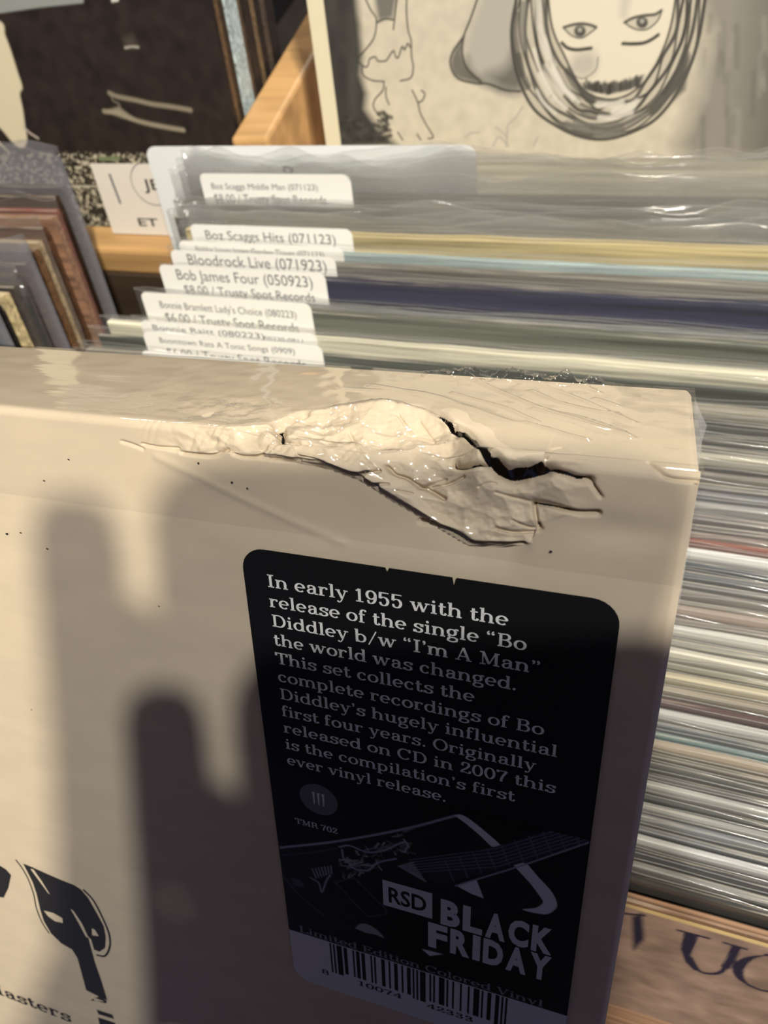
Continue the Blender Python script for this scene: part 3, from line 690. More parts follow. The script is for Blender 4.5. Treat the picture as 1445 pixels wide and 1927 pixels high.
# face
C.fill(curve_pts(PL((738, -20), (752, 90), (800, 200), (850, 290), (930, 306), (1020, 280), (1090, 190), (1135, 90), (1150, -20))), lin((222, 213, 195)), 3)
C.fill(curve_pts(PL((800, 235), (820, 180), (870, 165), (895, 190), (885, 235), (850, 252))), G(170), 6, .7)
C.stroke(curve_pts(PL((898, 185), (890, 225), (850, 252), (815, 240))), .6, G(130), .6)
C.fill(PL((975, -30), (1005, -30), (985, 60), (972, 50)), G(175), 5, .7)
fr = [(845, 266), (862, 274), (868, 264), (884, 268), (896, 262), (906, 272), (918, 260), (932, 268), (950, 258), (966, 264), (985, 254), (1000, 258), (1015, 248), (1046, 240), (1035, 275), (990, 292), (930, 304), (880, 296), (858, 284)]
C.fill(PL(*fr), G(98), 1.4)
for k in range(60):
    x = random.uniform(850, 1035); yb = np.interp(x, [850, 930, 1040], [284, 302, 274]); C.stroke(PL((x, yb), (x + random.uniform(-5, 5), yb - random.uniform(14, 36))), random.uniform(.5, 1.1), G(random.choice([58, 70, 84])), .5, .7)
for (cx_, cy_, pts, brow) in ((840, 100, [(788, 88), (815, 80), (845, 76), (872, 80), (892, 88), (872, 106), (845, 122), (815, 115), (795, 98)], [(782, 138), (800, 154), (830, 160), (876, 155)]),
                              (1040, 72, [(984, 72), (1010, 58), (1045, 50), (1082, 46), (1102, 34), (1090, 66), (1060, 92), (1030, 96), (1002, 86)], [(978, 140), (1010, 141), (1045, 138), (1072, 126), (1092, 112)])):
    C.fill(curve_pts(PL(*pts)), lin((200, 192, 176)), .8)
    C.stroke(curve_pts(PL(*pts, pts[0])), .7, G(88), .6)
    C.stroke(curve_pts(PL(*pts[:5])), 1.1, G(72), .8)
    tt = np.linspace(0, 2 * math.pi, 16); C.fill(PL(*[(cx_ + 19 * math.cos(t), cy_ + 19 * math.sin(t)) for t in tt]), G(80), 1.0)
    C.fill(PL(*[(cx_ + 7 * math.cos(t), cy_ - 4 + 7 * math.sin(t)) for t in tt]), G(175), 1.0)
    C.stroke(curve_pts(PL(*brow)), 1.5, G(60), .7)
# head wrap: strands running round the face
outer = np.array([(640, -30), (618, 110), (640, 240), (690, 345), (760, 405), (840, 438), (925, 447), (1010, 425), (1090, 375), (1165, 280), (1215, 150), (1245, -30)], float)
inner = np.array([(736, -30), (752, 90), (790, 185), (832, 262), (868, 300), (905, 318), (950, 318), (1005, 300), (1060, 250), (1105, 160), (1135, 80), (1152, -30)], float)
C.fill(np.vstack([curve_pts(PL(*outer)), curve_pts(PL(*inner))[::-1]]), lin((192, 184, 168)), .8)
for k in range(11):
    f = k / 10.0; wob = np.array([(math.sin(i * 1.9 + k * 2.3) * 9, math.cos(i * 2.3 + k * 1.7) * 9) for i in range(12)])
    if k in (0, 10): wob *= .2
    p = outer + (inner - outer) * f + wob
    C.stroke(curve_pts(PL(*p)), 1.0 if k % 3 else 1.6, G(78 if k % 2 else 62), .5, .95)
for k in range(34):
    f = random.uniform(.05, .95); i0 = random.uniform(0, 8.5); idx = np.linspace(i0, i0 + random.uniform(.6, 2.0), 5)
    p = np.array([[np.interp(i, range(12), (outer + (inner - outer) * f)[:, c]) for c in (0, 1)] for i in idx])
    C.stroke(curve_pts(PL(*p)), random.uniform(1.6, 4.0), G(random.choice([80, 92, 120, 215, 222])), 1.2, .75)
C.fill(PL((1195, 180), (1180, 290), (1135, 330), (1150, 260)), G(86), 2, .8)
for p in ([(655, 345), (632, 380), (610, 400), (606, 430), (604, 470)], [(570, 410), (590, 425), (604, 440)], [(470, 440), (490, 428), (515, 425)], [(690, 470), (705, 440)], [(560, 470), (580, 440), (610, 470)]):
    C.stroke(curve_pts(PL(*p)), 1.0, G(168), 1.0, .8)
cc = np.clip(C.c, 0, 1)
# the pale border of the cover
cc[:, C.x < XF + 9.5] = lin((226, 216, 188))
P = np.stack([C.X - (XF + 157.5), np.full_like(C.X, -2.35), (256 - C.Y)], -1)
link('cover_print', grid_mesh('cover_print', P, MT['print'], col=cc, flip=True), pr)
# dark photo cover in the left row
dk = empty('vinyl_record', 'black photo record cover with pale scratch-like marks and a speckled lower band', 'record')
XD = -249.0
rot_record(dk, (XD - 157.5, 256, WP + 2.2))
jk = link('jacket', jacket_mesh(4.0, 43, 315), dk); jk.color = hexrgb((40, 34, 32))
def z4(x, y):
    p = at_w(x / 4.516, y / 4.516, WP); return (p[0], p[1])
def z3(x, y):
    p = at_w(x / 4.19, 240 + y / 4.19, WP); return (p[0], p[1])
def Z4(*pts): return np.array([z4(*q) for q in pts])
def Z3(*pts): return np.array([z3(*q) for q in pts])
C = Canvas(XD - 215, XD, 36, 215, .5, lin((47, 39, 36)))
C.c *= (1 + C.noise(40, 40, .12, 21))[..., None]
sp = C.noise(1, 1, 1, 22) + .9 * C.noise(4, 4, 1, 23)
spk = lin((56, 50, 42)) + (lin((196, 186, 165)) - lin((56, 50, 42))) * np.clip((sp - .3) * 1.1, 0, 1)[..., None]
low = np.clip((C.Y - (z4(500, 1290)[1] + .012 * (C.X + 330))) / 2.0, 0, 1)[..., None]
C.c = C.c * (1 - low) + spk * low
cream = lin((222, 210, 182))
C.fill(Z4((-300, -200), (730, -200), (710, 25), (350, 62), (0, 112), (-300, 140)), lin((150, 152, 150)), 1)
C.fill(Z4((940, -40), (1025, -40), (1005, 12), (950, 20)), lin((215, 210, 205)), .8)
C.fill(curve_pts(Z4((-300, 100), (0, 180), (45, 300), (90, 420), (150, 610), (190, 740), (170, 800), (195, 930), (215, 1080), (232, 1180), (215, 1240), (165, 1258), (90, 1190), (0, 1085), (-200, 900))), cream, 1.6)
C.stroke(Z4((205, 1085), (255, 1130), (325, 1175)), 1.3, lin((200, 186, 176)), .8); C.stroke(Z4((-60, 1170), (20, 1240), (80, 1300)), 2.0, cream, .8)
C.stroke(Z4((1065, 405), (1120, 395), (1175, 400)), 1.2, lin((190, 182, 172)), .8); C.fill(Z4((1050, 330), (1130, 300), (1170, 390), (1070, 400)), lin((92, 84, 76)), 5, .6)
C.stroke(curve_pts(Z4((930, 790), (1000, 820), (1150, 850), (1300, 885), (1450, 905), (1620, 935))), 2.6, lin((150, 140, 122)), 1.2, .85)
C.stroke(curve_pts(Z4((885, 945), (1000, 960), (1120, 1010), (1260, 1050), (1440, 1085), (1560, 1105))), 2.6, lin((160, 150, 130)), 1.2, .85)
C.fill(Z4((900, 945), (1010, 905), (1080, 960), (1180, 1030), (1040, 1000)), lin((158, 150, 130)), 2, .8); C.stroke(Z4((935, 795), (965, 860), (1010, 880), (1020, 905)), .9, lin((140, 130, 115)), .8, .8)
C.stroke(Z3((790, 248), (935, 240)), 2.6, lin((120, 132, 100)), .8); C.stroke(Z3((490, 462), (765, 462)), 1.1, lin((190, 182, 165)), .6)
C.stroke(Z3((430, 292), (620, 292)), 1.8, lin((24, 20, 18)), .8)
P = np.stack([C.X - (XD - 157.5), np.full_like(C.X, -2.35), 256 - C.Y], -1)
link('cover_print', grid_mesh('cover_print', P, MT['print'], col=np.clip(C.c, 0, 1), flip=True), dk)
# records standing behind it, seen by their right edges
BK = [((104, 82, 60), 4.6, 'walnut brown'), ((60, 48, 38), 4.0, 'dark umber'), ((176, 192, 198), 14.0, 'thick pale blue'), ((90, 74, 58), 5.0, 'cinnamon brown'), ((48, 40, 36), 9.0, 'blackish brown'), ((112, 94, 72), 4.4, 'khaki'), ((40, 34, 32), 9.0, 'black'), ((80, 70, 62), 5.0, 'dun brown'), ((36, 32, 32), 11.0, 'coal black')]
w = WP + 8
for k, (c, t, nm) in enumerate(BK):
    root = empty('vinyl_record', '%s record edge in the raised bin, %s' % (nm, 'right behind the black photo cover' if k == 0 else 'just behind the %s one' % BK[k - 1][2]), 'record', 'records in the left row of the raised bin')
    rot_record(root, (XD - 158 - (w - WP) * .046 - random.uniform(0, 1.5), 256 - TT * (w - WP), w + t / 2))
    jk = link('jacket', jacket_mesh(t, 1300 + k, 315), root); jk.color = hexrgb(c); w += t + 1.6
# white card in front of the dark cover
cd = empty('price_card', 'white card with an inked oval propped on the rail before the speckled cover', 'card')
WC = 409.0
p0, p1, p2 = at_w(170, 308, WC), at_w(302, 300, WC), at_w(216, 441, WC)
ph = 281.2 - TT * WC - .8 - p0[1]; cw = 66.0
rot_record(cd, (p0[0] + cw / 2, p0[1] + ph, WC))
mb = MB(); mb.box((-cw / 2, -.4, 0), (cw / 2, .4, ph)); link('card', mb.mesh('card', MT['card']), cd)
def c3(x, y):
    q = at_w(x / 4.19, 240 + y / 4.19, WC - .6); return (q[0] - p0[0] - cw / 2, -.6, ph - (q[1] - p0[1]))
def ribbon(mb, pts, wd):
    p = np.array(pts, float); tg = np.gradient(p, axis=0); tg /= np.linalg.norm(tg, axis=1)[:, None] + 1e-9
    n = np.stack([-tg[:, 2], np.zeros(len(p)), tg[:, 0]], 1) * wd / 2; m = len(p)
    mb.add(np.vstack([p + n, p - n]), [(i, i + 1, i + m + 1, i + m) for i in range(m - 1)])
mb = MB(); mg = MB()
ribbon(mg, [c3(862, 365), c3(905, 480), c3(950, 600)], 1.6)
o0 = np.array(c3(1195, 445)); ribbon(mg, [o0 + np.array([14.5 * math.cos(t), 0, 13.0 * math.sin(t)]) for t in np.linspace(0, 2 * math.pi, 40)], .5)
b0 = c3(1140, 490); sans_text(mb, 'JB', lambda x, y: (b0[0] + x, -.62, b0[2] + y), 6.6, 13, .01)
b0 = c3(1100, 775); sans_text(mb, 'ET', lambda x, y: (b0[0] + x, -.62, b0[2] + y), 5.2, 15, .01)
link('lettering', mb.mesh('lettering', MT['ink']), cd); link('pen_mark', mg.mesh('pen_mark', MT['grey']), cd)

# ------------------------------------------------------------------ the box with its crushed corner
bx = empty('record_box_set', 'tan cardboard box set in shrink wrap with a crushed top edge and a black sticker', 'box set')
Bm = M @ R.T @ RB                                   # world <- box frame (u, v down, w away)
bw = Matrix.Identity(4)
for i in range(3):
    for j, c in enumerate((Bm[:, 0], Bm[:, 2], -Bm[:, 1])): bw[i][j] = c[i]      # x = u, y = w, z = up
BH, BWD = 315.0, 315.0
tw = cam2w(TB) + Bm @ np.array([0, BH, 0])
for i in range(3): bw[i][3] = tw[i] * MM
bx.matrix_world = bw
def US(*pts): return np.array([us(*p) for p in pts])
Z5 = lambda *pts: US(*[(480 + x / 2.125, 720 + y / 2.125) for x, y in pts])
Z6 = lambda *pts: US(*[(x / 2.58, 640 + y / 2.58) for x, y in pts])
Z8 = lambda *pts: US(*[(1000 + x / 3.247, 640 + y / 3.247) for x, y in pts])
def pdist(U, S, p):
    """distance and signed side to a polyline"""
    d = np.full(U.shape, 1e9); sd = np.zeros(U.shape)
    for a, b in zip(p[:-1], p[1:]):
        e = b - a; L = e @ e + 1e-9; t = np.clip(((U - a[0]) * e[0] + (S - a[1]) * e[1]) / L, 0, 1)
        q = np.hypot(U - a[0] - t * e[0], S - a[1] - t * e[1]); side = np.sign((U - a[0]) * e[1] - (S - a[1]) * e[0])
        m = q < d; d = np.where(m, q, d); sd = np.where(m, side, sd)
    return d, sd
def fbm(U, S, sc, seed, oct=3):
    g = np.random.default_rng(seed); out = np.zeros(U.shape)
    for o_ in range(oct):
        for _ in range(5):
            a = g.uniform(0, 2 * math.pi); k = sc * 2 ** o_ * g.uniform(.7, 1.4); ph_ = g.uniform(0, 6.3)
            out += np.sin((U * math.cos(a) + S * math.sin(a)) * k + ph_ + 1.2 * np.sin((U * math.sin(a) - S * math.cos(a)) * k * .7 + ph_)) / 2 ** o_
    return out / 5
RE = 1.4
def slits(U, S):
    """where the torn card stands open to the dark inside of the box"""
    cut = np.zeros(U.shape, bool)
    for p, w0, w1 in ((Z5((600, 102), (655, 100), (700, 117), (745, 137), (790, 176)), .12, .42), (Z5((790, 176), (840, 197), (890, 242), (940, 287), (985, 340)), .42, .85),
                      (Z5((935, 300), (990, 350), (1045, 352), (1100, 340), (1152, 331)), .7, 1.0), (Z5((1010, 362), (1060, 362), (1110, 350)), .6, .6), (Z5((1152, 329), (1215, 346), (1285, 376), (1340, 383), (1375, 440)), .45, .10),
                      (Z5((780, 262), (793, 284), (860, 299), (940, 298)), .22, .35), (Z5((185, 123), (140, 137), (92, 152), (80, 170), (84, 205)), .12, .40), (Z5((655, 566), (740, 574), (820, 602), (870, 634), (950, 640)), .08, .22),
                      (Z5((440, 350), (425, 360), (370, 352), (310, 327)), .22, .12), (Z5((1115, 468), (1180, 484), (1240, 502), (1300, 516)), .2, .1)):
        p = curve_pts(p, 4); L = np.concatenate([[0], np.cumsum(np.hypot(*np.diff(p, axis=0).T))]); L /= L[-1]
        for a, b, la, lb in zip(p[:-1], p[1:], L[:-1], L[1:]):
            m = (np.abs(U - (a[0] + b[0]) / 2) < 4) & (np.abs(S - (a[1] + b[1]) / 2) < 4)
            e = b - a; t = np.clip(((U[m] - a[0]) * e[0] + (S[m] - a[1]) * e[1]) / (e @ e + 1e-9), 0, 1)
            q = np.hypot(U[m] - a[0] - t * e[0], S[m] - a[1] - t * e[1]); w = w0 + (w1 - w0) * (la + (lb - la) * t)
            cut[m] |= q < w * (1 + .12 * np.sin(U[m] * 2.1 + S[m] * .6))
    return cut
def base(S):
    """profile over the front edge: (w, v) and outward normal (nw, nv)"""
    q = math.pi / 2 * RE
    th_ = np.clip((S + q / 2) / q, 0, 1) * math.pi / 2
    w = np.where(S < -q / 2, -S + RE - q / 2, RE - RE * np.sin(th_)); v = np.where(S > q / 2, S + RE - q / 2, RE - RE * np.cos(th_))
    return w, v, -np.sin(th_), -np.cos(th_)
UPX = [(236, 792), (330, 805), (420, 806), (515, 795), (560, 776), (640, 768), (752, 768), (800, 775), (860, 800), (905, 842), (950, 866), (1040, 868), (1085, 880), (1135, 905)]
LOW = [(236, 832), (330, 852), (420, 850), (520, 852), (620, 868), (680, 890), (760, 940), (830, 985), (890, 1018), (1000, 1021), (1012, 985), (1085, 966), (1135, 962)]
upl, lol = US(*UPX), US(*LOW)
def crumple(U, S, soft=False):
    """outward displacement along the normal, and the chamfer share, of the crushed front edge"""
    su = np.interp(U, upl[:, 0], upl[:, 1]); sl = np.interp(U, lol[:, 0], lol[:, 1])
    su = np.minimum(su, -.8); sl = np.maximum(sl, .8)
    end = np.clip((U - upl[0, 0]) / 22, 0, 1) * np.clip((upl[-1, 0] - U) / 9, 0, 1)
    ss = lambda x: x * x * (3 - 2 * x)
    t = (S - su) / (sl - su)
    inside = np.clip(t * 12, 0, 1) * np.clip((1 - t) * 12, 0, 1)
    amt = .62 * ss(end) * inside
    d = np.zeros(U.shape)
    # crumpled paper: facets from random cones
    g = np.random.default_rng(5)
    cu = g.uniform(upl[0, 0], upl[-1, 0], 150); csx = g.uniform(-9, 14, 150); ch = g.uniform(0, 1.0, 150)
    h1 = np.full(U.shape, 1e9)
    for a, b, c in zip(cu, csx, ch): h1 = np.minimum(h1, c * .9 + np.hypot((U - a) * .75, S - b) * .42)
    fac = ss(np.clip(inside * end, 0, 1))
    d += fac * (h1 - 1.0) * .9
    d += fac * fbm(U, S, 1.6, 9) * .16
    # bulged lower lip, shadowed dent under it
    rise = ss(np.clip((U + 66) / 12, 0, 1)) * ss(np.clip((-20 - U) / 4, 0, 1))
    lk = ss(np.clip((sl - S) / .7 + .5, 0, 1)); d += rise * lk * np.clip(S / .5, 0, 1) * np.exp(-np.clip((sl - S), 0, 99) / 3.5) * 1.1
    d -= rise * np.exp(-np.clip(S - sl, 0, 99) / 3.0) * .9 * (1 - lk)
    # fine gathered folds along the left of the edge
    lf = ss(np.clip((U + 86) / 8, 0, 1)) * ss(np.clip((-45 - U) / 8, 0, 1)) * np.exp(-((S - 1.5) / 2.4) ** 2)
    d += lf * (np.abs(np.sin(U * 1.5 + 2.2 * np.sin(U * .53 + S * .3) + S * .6)) - .5) * .26 * (1 + .6 * np.sin(U * .9 + 1))
    if not soft:
        # torn top layer: its free edge lies over a dark gap
        GROOVE = [
            (Z5((575, 110), (610, 98), (655, 97), (700, 115), (745, 135), (790, 175)), .5, .9),
            (Z5((790, 175), (840, 195), (890, 240), (940, 285), (990, 345)), .7, 1.3),
            (Z5((925, 288), (985, 345), (1040, 352), (1095, 338), (1150, 332)), 1.2, 2.6),
            (Z5((1155, 326), (1215, 345), (1285, 375), (1340, 382)), .5, 1.2), (Z5((1335, 382), (1360, 415), (1382, 448)), .28, .8),
            (Z5((780, 264), (795, 286), (860, 299), (935, 297)), .45, 2.0),
            (Z5((188, 122), (140, 136), (90, 152), (80, 170), (84, 205)), .75, 2.0), (Z5((84, 206), (115, 212), (150, 218)), .4, .7),
            (Z5((440, 345), (425, 356), (370, 350), (310, 325), (240, 298), (170, 285)), .34, 1.2), (Z5((482, 326), (450, 342), (425, 358), (430, 385), (455, 398)), .3, 1.0),
            (Z5((455, 398), (490, 396), (530, 392)), .26, .8), (Z5((505, 300), (540, 335), (590, 350), (640, 385), (680, 400), (745, 438)), .38, 1.2),
            (Z5((640, 395), (690, 370), (740, 345)), .26, .8), (Z5((690, 385), (760, 365), (820, 343)), .26, .8), (Z5((560, 420), (620, 424)), .22, .5),
            (Z5((1115, 468), (1180, 482), (1240, 500), (1300, 515), (1370, 517)), .38, 1.5), (Z5((1112, 475), (1120, 520), (1128, 555), (1140, 580)), .3, .9),
            (Z5((965, 575), (1030, 590), (1130, 586)), .26, .9), (Z5((1030, 545), (1085, 568), (1132, 572)), .22, .7),
            (Z5((655, 562), (740, 572), (820, 600), (870, 632), (950, 638), (1070, 640)), .4, 1.4),
            (Z5((1155, 325), (1160, 300), (1185, 262), (1225, 255)), .22, .6), (Z5((570, 140), (620, 180), (650, 190), (740, 205)), .22, .45), (Z5((650, 150), (700, 190), (690, 200)), .2, .4),
            (Z6((690, 498), (760, 512), (860, 520)), .24, .5), (Z6((880, 540), (960, 550), (1035, 553), (1095, 520)), .28, .8), (Z6((1130, 545), (1180, 560), (1250, 560), (1280, 545)), .26, .7), (Z6((1260, 565), (1340, 575), (1445, 585)), .26, .7), (Z6((590, 485), (640, 500), (690, 520)), .3, .35),
            (Z8((715, 745), (790, 800), (860, 835), (940, 845), (1022, 850)), .3, .55),
            (Z5((890, 400), (930, 390), (960, 395)), .2, .4), (Z5((960, 430), (1010, 445), (1110, 468)), .24, .5),
            (Z5((360, 175), (385, 215), (400, 245)), .25, .4), (Z5((130, 195), (200, 200), (380, 235)), .4, .35),
        ]
        for p, wd, dp in GROOVE:
            p = curve_pts(p, 4) if len(p) > 2 else p
            m = (U > p[:, 0].min() - 3) & (U < p[:, 0].max() + 3) & (S > p[:, 1].min() - 3) & (S < p[:, 1].max() + 3)
            if not m.any(): continue
            q, _ = pdist(U[m], S[m], p); d[m] -= dp * np.exp(-(q / wd) ** 2)
        # free flap of the top layer, standing a little proud
        fl_ = curve_pts(Z5((690, 113), (745, 137), (790, 176), (840, 197), (890, 242), (940, 287), (985, 346), (1045, 352), (1100, 340), (1152, 330)), 4)
        fl_ = fl_[np.argsort(fl_[:, 0])]
        q, sd = pdist(U, S, fl_)
        up = (S < np.interp(U, fl_[:, 0], fl_[:, 1])) & (U > fl_[:, 0].min()) & (U < fl_[:, 0].max())
        d += np.where(up, .9 * np.exp(-q / 3.2), 0) * np.clip((U - fl_[0, 0]) / 4, 0, 1) * np.clip((fl_[-1, 0] + 1.5 - U) / 1.5, 0, 1)
    # shallow folds running out over the front and the raised crease line
    cr = Z6((760, 560), (980, 665), (1200, 775), (1445, 890), (1660, 980)); q, sd = pdist(U, S, curve_pts(cr, 4)); d += .15 * np.exp(-(q / .8) ** 2) * (1 if not soft else .6)
    d += np.where(S > 2, -.8 * np.exp(-(((U + 42) / 22) ** 2 + ((S - 12) / 6) ** 2)), 0)
    d += np.where(S > 2, -.5 * np.exp(-(((U + 8) / 7) ** 2 + ((S - 9) / 2.5) ** 2)), 0)
    d += np.where(S < -2, -.7 * np.exp(-(((U + 40) / 25) ** 2 + ((S + 5) / 5) ** 2)), 0)
    return d, amt, su, sl
def box_pts(U, S, extra=0.0, soft=False):
    w, v, nw, nv = base(S)
    d, amt, su, sl = crumple(U, S, soft)
    t = np.clip((S - su) / (sl - su), 0, 1)
    wu, vu, _, _ = base(su); wl, vl, _, _ = base(sl)
    cw_, cv_ = wu + (wl - wu) * t, vu + (vl - vu) * t
    k = .75 * np.sin(np.pi * t)                                     # the flattened edge still bulges
    w2 = w + (cw_ - w) * amt; v2 = v + (cv_ - v) * amt
    nn = np.stack([nw, nv]); mid = np.array([-.7, -.714])
    nw2 = nw + (mid[0] - nw) * amt; nv2 = nv + (mid[1] - nv) * amt; L = np.hypot(nw2, nv2); nw2 /= L; nv2 /= L
    d = d + extra
    return np.stack([U, w2 + nw2 * d, BH - (v2 + nv2 * d)], -1)
ug = np.concatenate([np.linspace(-BWD, -100, 60)[:-1], np.arange(-100, -92, .5), np.arange(-92, -62, .2), np.arange(-62, -10, .13), np.arange(-10, 0.05, .2)])
ug[-1] = min(ug[-1], 0.0)
sg = np.concatenate([np.arange(-TH, -12, .45), np.arange(-12, 16, .12), np.arange(16, 18, .2), np.arange(18, 30, .4), np.linspace(30, BH, 40)])
ug, sg = dedupe(ug), dedupe(sg)
U, S = np.meshgrid(ug, sg)
P = box_pts(U, S)
ro = np.clip((U + 1.2) / 1.2, 0, 1)                                  # rounded right edge
P[..., 1] += np.where(S > 1, ro ** 2 * .9, 0); P[..., 2] -= np.where(S < -1, ro ** 2 * .9, 0); 
link('box_shell', grid_mesh('box_shell', P, MT['box'], smooth=True, flip=False, cut=slits(U, S)), bx)
mb = MB(); e = .35
mb.box((-BWD + .5, 8.0, 0.0), (-.6, TH, BH - 9)); core = MB()
# right, left, back and bottom panels
def panel(pts): mb.add(pts, [tuple(range(len(pts)))])
mb = MB()
mb.add([(0, 1, BH - 1.2), (0, TH, BH - .9), (0, TH, 0), (0, 1, 0)], [(0, 1, 2, 3)][::1])
mb.add([(-BWD, .4, BH - .6), (-BWD, TH, BH - .2), (-BWD, TH, 0), (-BWD, 0, 0)], [(3, 2, 1, 0)])
mb.add([(-BWD, TH, BH - .1), (0, TH, BH - .9), (0, TH, 0), (-BWD, TH, 0)], [(3, 2, 1, 0)])
mb.add([(-BWD, 0, 0), (0, 0, 0), (0, TH, 0), (-BWD, TH, 0)], [(3, 2, 1, 0)])
link('box_tray', mb.mesh('box_tray', MT['box']), bx)
# shrink wrap: follows the crushed card more loosely, drawn into folds
ug2 = np.concatenate([np.linspace(-BWD - .4, -96, 70)[:-1], np.arange(-96, .45, .4)]); sg2 = np.concatenate([np.arange(-TH - .6, 26, .35), np.linspace(26, BH - 1, 60)])
ug2, sg2 = dedupe(ug2), dedupe(sg2)
U, S = np.meshgrid(ug2, sg2)
d0, a0, _, _ = crumple(U, S); 
P = box_pts(U, S, 0.30, soft=True)
d1, _, _, _ = crumple(U, S, True)
wr = np.zeros(U.shape)
for p, wd, dp in [(US((1000, 742), (1060, 765), (1165, 790)), .5, .5), (US((1010, 700), (1060, 722), (1125, 744)), .45, .5), (US((880, 716), (1000, 768), (1100, 800), (1185, 828)), .5, .55), (US((1000, 775), (1090, 798), (1178, 822)), .4, .45),
                  (US((985, 800), (1050, 818), (1105, 832)), .4, .45), (US((1120, 756), (1160, 770)), .4, .4), (US((930, 700), (990, 722), (1060, 745), (1130, 775), (1190, 800)), .5, .4), (US((700, 730), (820, 752), (960, 800)), .8, .3),
                  (US((640, 735), (760, 745), (880, 775)), .7, .25), (US((850, 745), (940, 770), (1010, 800)), .4, .4), (US((1150, 716), (1200, 720), (1260, 724)), .4, .4)]:
    q, _ = pdist(U, S, curve_pts(p)); wr += dp * np.exp(-(q / wd) ** 2)
tp = np.exp(-((S + TH - 1) / 2.6) ** 2) * np.clip((U + 48) / 8, 0, 1) * np.clip((-12 - U) / 6, 0, 1)
wr += tp * (1.0 + 1.3 * fbm(U, S, 1.1, 31)) * 1.1
gl = np.exp(-(((U + 72) / 9) ** 2 + ((S + 8) / 5) ** 2)); wr += gl * .5 * fbm(U, S, .9, 33)
wr += .10 * fbm(U, S, .35, 34) * np.clip((22 - S) / 16, 0, 1)
w_, v_, nw_, nv_ = base(S)
P[..., 1] += nw_ * wr; P[..., 2] -= nv_ * wr
cap_ = np.array(P)
wme = grid_mesh('shrink_wrap', P, [MT['wrap'], MT['wrap_front']], smooth=True)
wme.polygons.foreach_set('material_index', (np.repeat(sg2[:-1], len(ug2) - 1) > 16).astype(np.int32))
wrap = link('shrink_wrap', wme, bx)
# torn end of the wrap at the right corner
mb = MB(); g = np.random.default_rng(3)
fp = [(.3, 33, BH + .1), (1.0, 30, BH - .8), (2.3, 27, BH - 2.5), (1.7, 24, BH - 4), (1.2, 17, BH - 6), (.8, 8, BH - 12), (.3, 2, BH - 22), (.2, 10, BH - 10), (.2, 20, BH - 3)]
mb.add(fp, [(0, 1, 8), (1, 2, 3, 8), (3, 4, 7, 8), (4, 5, 6, 7)]); link('wrap_flap', mb.mesh('wrap_flap', MT['lip'], True), bx)

# --- prints on the box front: printed shapes lie on the card under the wrap
def fb(x, y, h=.16):
    u, v = on_face(x, y); return (u, -h, BH - v)
K8 = 1445 / 560.0
p8 = lambda x, y: fb(x / K8, 1500 + y / K8)
mb = MB()
def poly(mbx, pts): mbx.add(pts, [tuple(range(len(pts)))])
poly(mb, [p8(*q) for q in ((115, 322), (160, 340), (230, 372), (300, 402), (360, 425), (395, 448), (430, 490), (470, 560), (505, 625), (515, 680), (512, 730), (485, 748), (458, 738), (445, 690), (428, 672), (440, 720), (462, 800), (490, 880), (522, 985), (480, 965), (420, 935), (400, 860), (378, 780), (352, 738), (300, 708), (250, 660), (215, 600), (196, 540), (180, 470), (160, 410), (135, 360))])
for pts, wd in (([(78, 302), (110, 345), (140, 400), (165, 470), (178, 535), (205, 605), (240, 660)], 9), ([(405, 446), (455, 500), (500, 585), (530, 660), (535, 720), (512, 768), (470, 765)], 14)):
    q = curve_pts(np.array([p8(*k) for k in pts])); tg = np.gradient(q, axis=0); tg /= np.linalg.norm(tg, axis=1)[:, None]
    n_ = np.stack([-tg[:, 2], 0 * tg[:, 0], tg[:, 0]], 1) * wd / K8 / F * 150 / 2; m = len(q)
    mb.add(np.vstack([q + n_, q - n_]), [(i, i + 1, i + m + 1, i + m) for i in range(m - 1)])
poly(mb, [p8(*q) for q in ((-120, 260), (-10, 325), (30, 350), (55, 378), (42, 440), (20, 486), (-20, 480), (-120, 470))])
poly(mb, [p8(*q) for q in ((470, 1030), (545, 1055), (555, 1075), (480, 1052))]); poly(mb, [p8(*q) for q in ((478, 1068), (560, 1095), (575, 1180), (500, 1170))])
poly(mb, [p8(*q) for q in ((440, 985), (485, 965), (520, 990), (516, 1000), (480, 990))])
link('printed_picture', mb.mesh('printed_picture', MT['ink']), bx)
mb = MB()
def hl(pts): poly(mb, [p8(*q)[:1] + (-.2,) + p8(*q)[2:] for q in pts])
hl([(150, 345), (165, 348), (205, 405), (245, 470), (235, 462), (190, 400)]); hl([(215, 548), (262, 560), (305, 585), (308, 608), (270, 600), (235, 575)]); hl([(345, 540), (358, 548), (400, 610), (432, 680), (420, 676), (385, 610)]); hl([(448, 635), (462, 640), (482, 672), (450, 668)])
hl([(455, 970), (500, 985), (508, 990), (460, 985)])
link('printed_highlight', mb.mesh('printed_highlight', MT['box']), bx)
mb = MB()
for k, (x, y, q) in enumerate(((14, 1004, .5), (40, 1002, .3), (90, 1032, .35), (130, 864, .3), (1037, 1037, .4), (374, 871, .4), (437, 907, .35), (466, 918, .25), (84, 904, .3), (300, 1140, .25), (60, 1335, .25))):
    u, v = on_face(x, y); mb.add([(u + q * (1 + .5 * math.sin(k + t * 2)) * math.cos(t) * .7, -.17, BH - v + q * .5 * math.sin(t)) for t in np.linspace(0, 6.28, 7)[:-1]], [tuple(range(6))])
link('speck', mb.mesh('speck', MT['ink']), bx)
a_, b_ = on_face(-40, 1853), on_face(140, 1921)
mb = MB(); dd = (b_ - a_); L = np.hypot(*dd); dd /= L
tw_ = slab_width('Masters'); kk = None
p_end = on_face(150, 1926); p_l = on_face(0, 1866)
sz = 7.4
slab_text(mb, 'Masters', lambda x, y: (p_l[0] - 6.2 + x, -.18, BH - p_l[1] - 1.5 + y), sz, 33.5)
